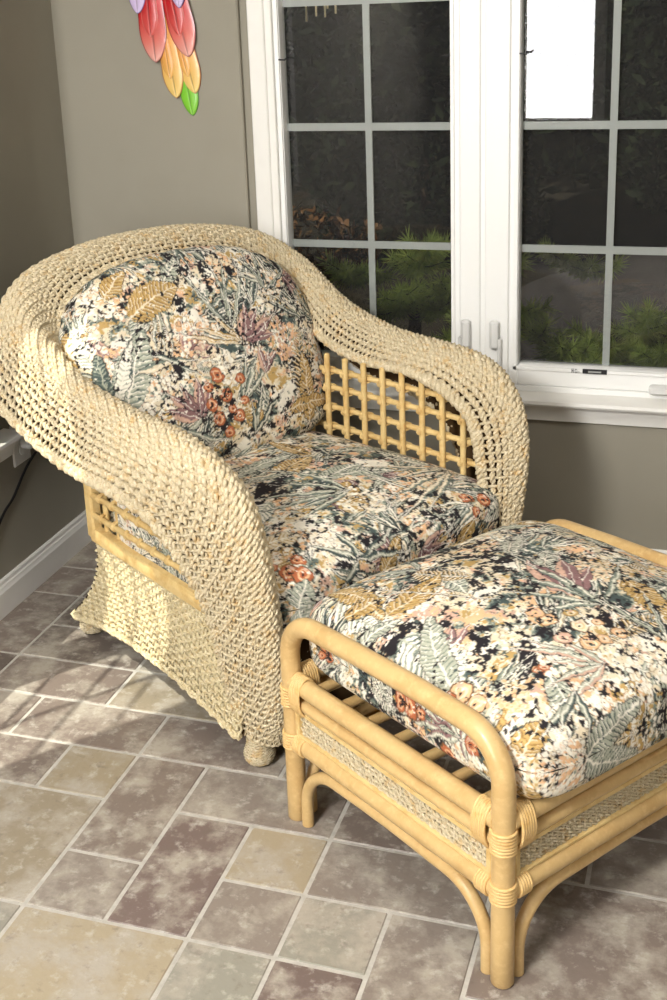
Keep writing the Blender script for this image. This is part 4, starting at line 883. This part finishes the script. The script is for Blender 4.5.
bush('evergreen',(-1.0,5.4,1.4),(.80,.6,1.9),26000,M['hedge'],'dark evergreen behind the pine, seen through the left panes','tree',2,.045,'dark evergreens outside')
bush('evergreen',(.85,5.6,1.4),(.80,.6,1.9),26000,M['hedge'],'dark evergreen seen through the upper right panes','tree',3,.045,'dark evergreens outside')
R_=np.random.default_rng(77); mb=MB(); n=60000; P=np.stack([R_.uniform(-7,8,n),7.4+R_.normal(0,.25,n),R_.uniform(-.2,5.5,n)],1)
a=R_.normal(size=(n,3)); a/=np.linalg.norm(a,axis=1)[:,None]; b=np.cross(a,R_.normal(size=(n,3))); b/=np.linalg.norm(b,axis=1)[:,None]
q=.09*R_.uniform(.6,1.4,n)[:,None]; i=np.arange(n)*4; mb.add(np.stack([P-a*q,P-b*q*.4,P+a*q,P+b*q*.4],1).reshape(-1,3),np.stack([i,i+1,i+2,i+3],1))
mb.box((-7,7.5,-.3),(8,7.9,5.4)); tag(mb.build('hedge',M['hedge'],smooth=False),'tall dark hedge filling the background far beyond the window','hedge')
bush('shrub',(-.95,3.0,.62),(.30,.25,.16),700,M['rust_leaf'],'rusty brown shrub low outside the left panes','shrub',6,.022)
mb=MB(); th=np.linspace(0,2*PI,40); ph=np.linspace(0,PI/2,16); R_=np.random.default_rng(4)
G=np.array([[(1.15*math.sin(p)*math.cos(t)*(1+.06*math.sin(3*t+p*4)),.55*math.sin(p)*math.sin(t),.62*math.cos(p)**.6*(1+.08*math.sin(5*t)*math.cos(p*6)) -.1) for t in th] for p in ph]); mb.quads_grid(G,flip=True)
o=mb.build('boulder',M['rock']); o.location=(.85,3.6,.0); tag(o,'large grey boulder behind the pine outside the right panes','boulder')
mb=MB(); mb.box((-3,YW+.12,2.2),(4,YW+.75,2.26)); mb.box((-3,YW+.75,2.12),(4,YW+.78,2.30)); struct(mb.build('added_eave',M['trim'],smooth=False)).name='trim_3'  # eave added out of view to carry the wind chime
# chime rods hanging outside, top left pane
ch=empty('wind_chime',(-.47,1.78,1.72)); tag(ch,'wind chime with pale thin tubes hanging outside the top left pane','wind chime')
mb=MB(); th=np.linspace(0,2*PI,24); ring=np.array([[(rr*math.cos(a),rr*math.sin(a),zz) for a in th] for rr,zz in ((0,.006),(.058,.006),(.06,.0),(.058,-.006),(0,-.006))]); mb.quads_grid(ring,flip=True)
mb.tube([(0,0,0),(0,0,.48)],.002,5); mb.build('top_disc',M['bark'],ch)
M['chime']=mat('chime_tube',(214,196,150),.3,.5)
for k,(x,y,l) in enumerate(((-.045,0,.17),(-.005,-.03,.155),(.045,0,.15),(.0,.04,.16),(.03,-.03,.135))):
    mb=MB(); mb.tube([(x,y,0),(x,y,-l)],.0032,8); mb.build('chime_tube',M['chime'],ch)

# ================================================================== LIGHT
def area(name, loc, target, size, power, rgb=(255,250,240)):
    l=bpy.data.lights.new(name,'AREA'); l.shape='RECTANGLE'; l.size=size[0]; l.size_y=size[1]; l.energy=power; l.color=lin(rgb)
    o=bpy.data.objects.new(name,l); COL.objects.link(o); o.location=loc
    o.rotation_euler=(Vector(target)-Vector(loc)).to_track_quat('-Z','Y').to_euler(); return o
area('assumed_key_light',(-.55,-2.2,2.42),(-.1,.6,.4),(.5,.5),132,(255,252,246))  # assumed main source, placed from the shadow directions, no fixture known
area('assumed_fill_light',(2.2,-1.6,2.3),(0,.8,.4),(1.0,1.0),13,(255,251,246))  # assumed weaker source from the right, no fixture known
area('overhead_fill',(.4,-.6,2.45),(.4,-.6,0),(1.2,1.2),18,(255,251,246))  # added soft fill from above, stands for no fixture in the room
sun=bpy.data.lights.new('sun','SUN'); sun.energy=6.; sun.angle=math.radians(.6); sun.color=lin((255,250,236))
so=bpy.data.objects.new('sun',sun); COL.objects.link(so)
so.rotation_euler=Vector((.63,.77,-1.72)).to_track_quat('-Z','Y').to_euler()
w=bpy.data.worlds.new('World'); bpy.context.scene.world=w; w.use_nodes=True
w.node_tree.nodes['Background'].inputs[0].default_value=lin((200,215,235))+(1,); w.node_tree.nodes['Background'].inputs[1].default_value=.06

# ================================================================== CAMERA
cam=bpy.data.cameras.new('camera'); co=bpy.data.objects.new('camera',cam); COL.objects.link(co)
cam.sensor_fit='VERTICAL'; cam.sensor_height=36; cam.lens=1.26522574*36
cam.shift_x=(333.5-294.446)/1000; cam.shift_y=(392.98-500)/1000
co.location=(4.08232184*S,-11.0751489*S,9.71997109*S); co.rotation_euler=(1.2590655,.04311004,.32684875)
cam.clip_start=.05; bpy.context.scene.camera=co
vs=bpy.context.scene.view_settings; vs.view_transform='Standard'; vs.look='None'; vs.exposure=0; vs.gamma=1; vs.use_curve_mapping=False
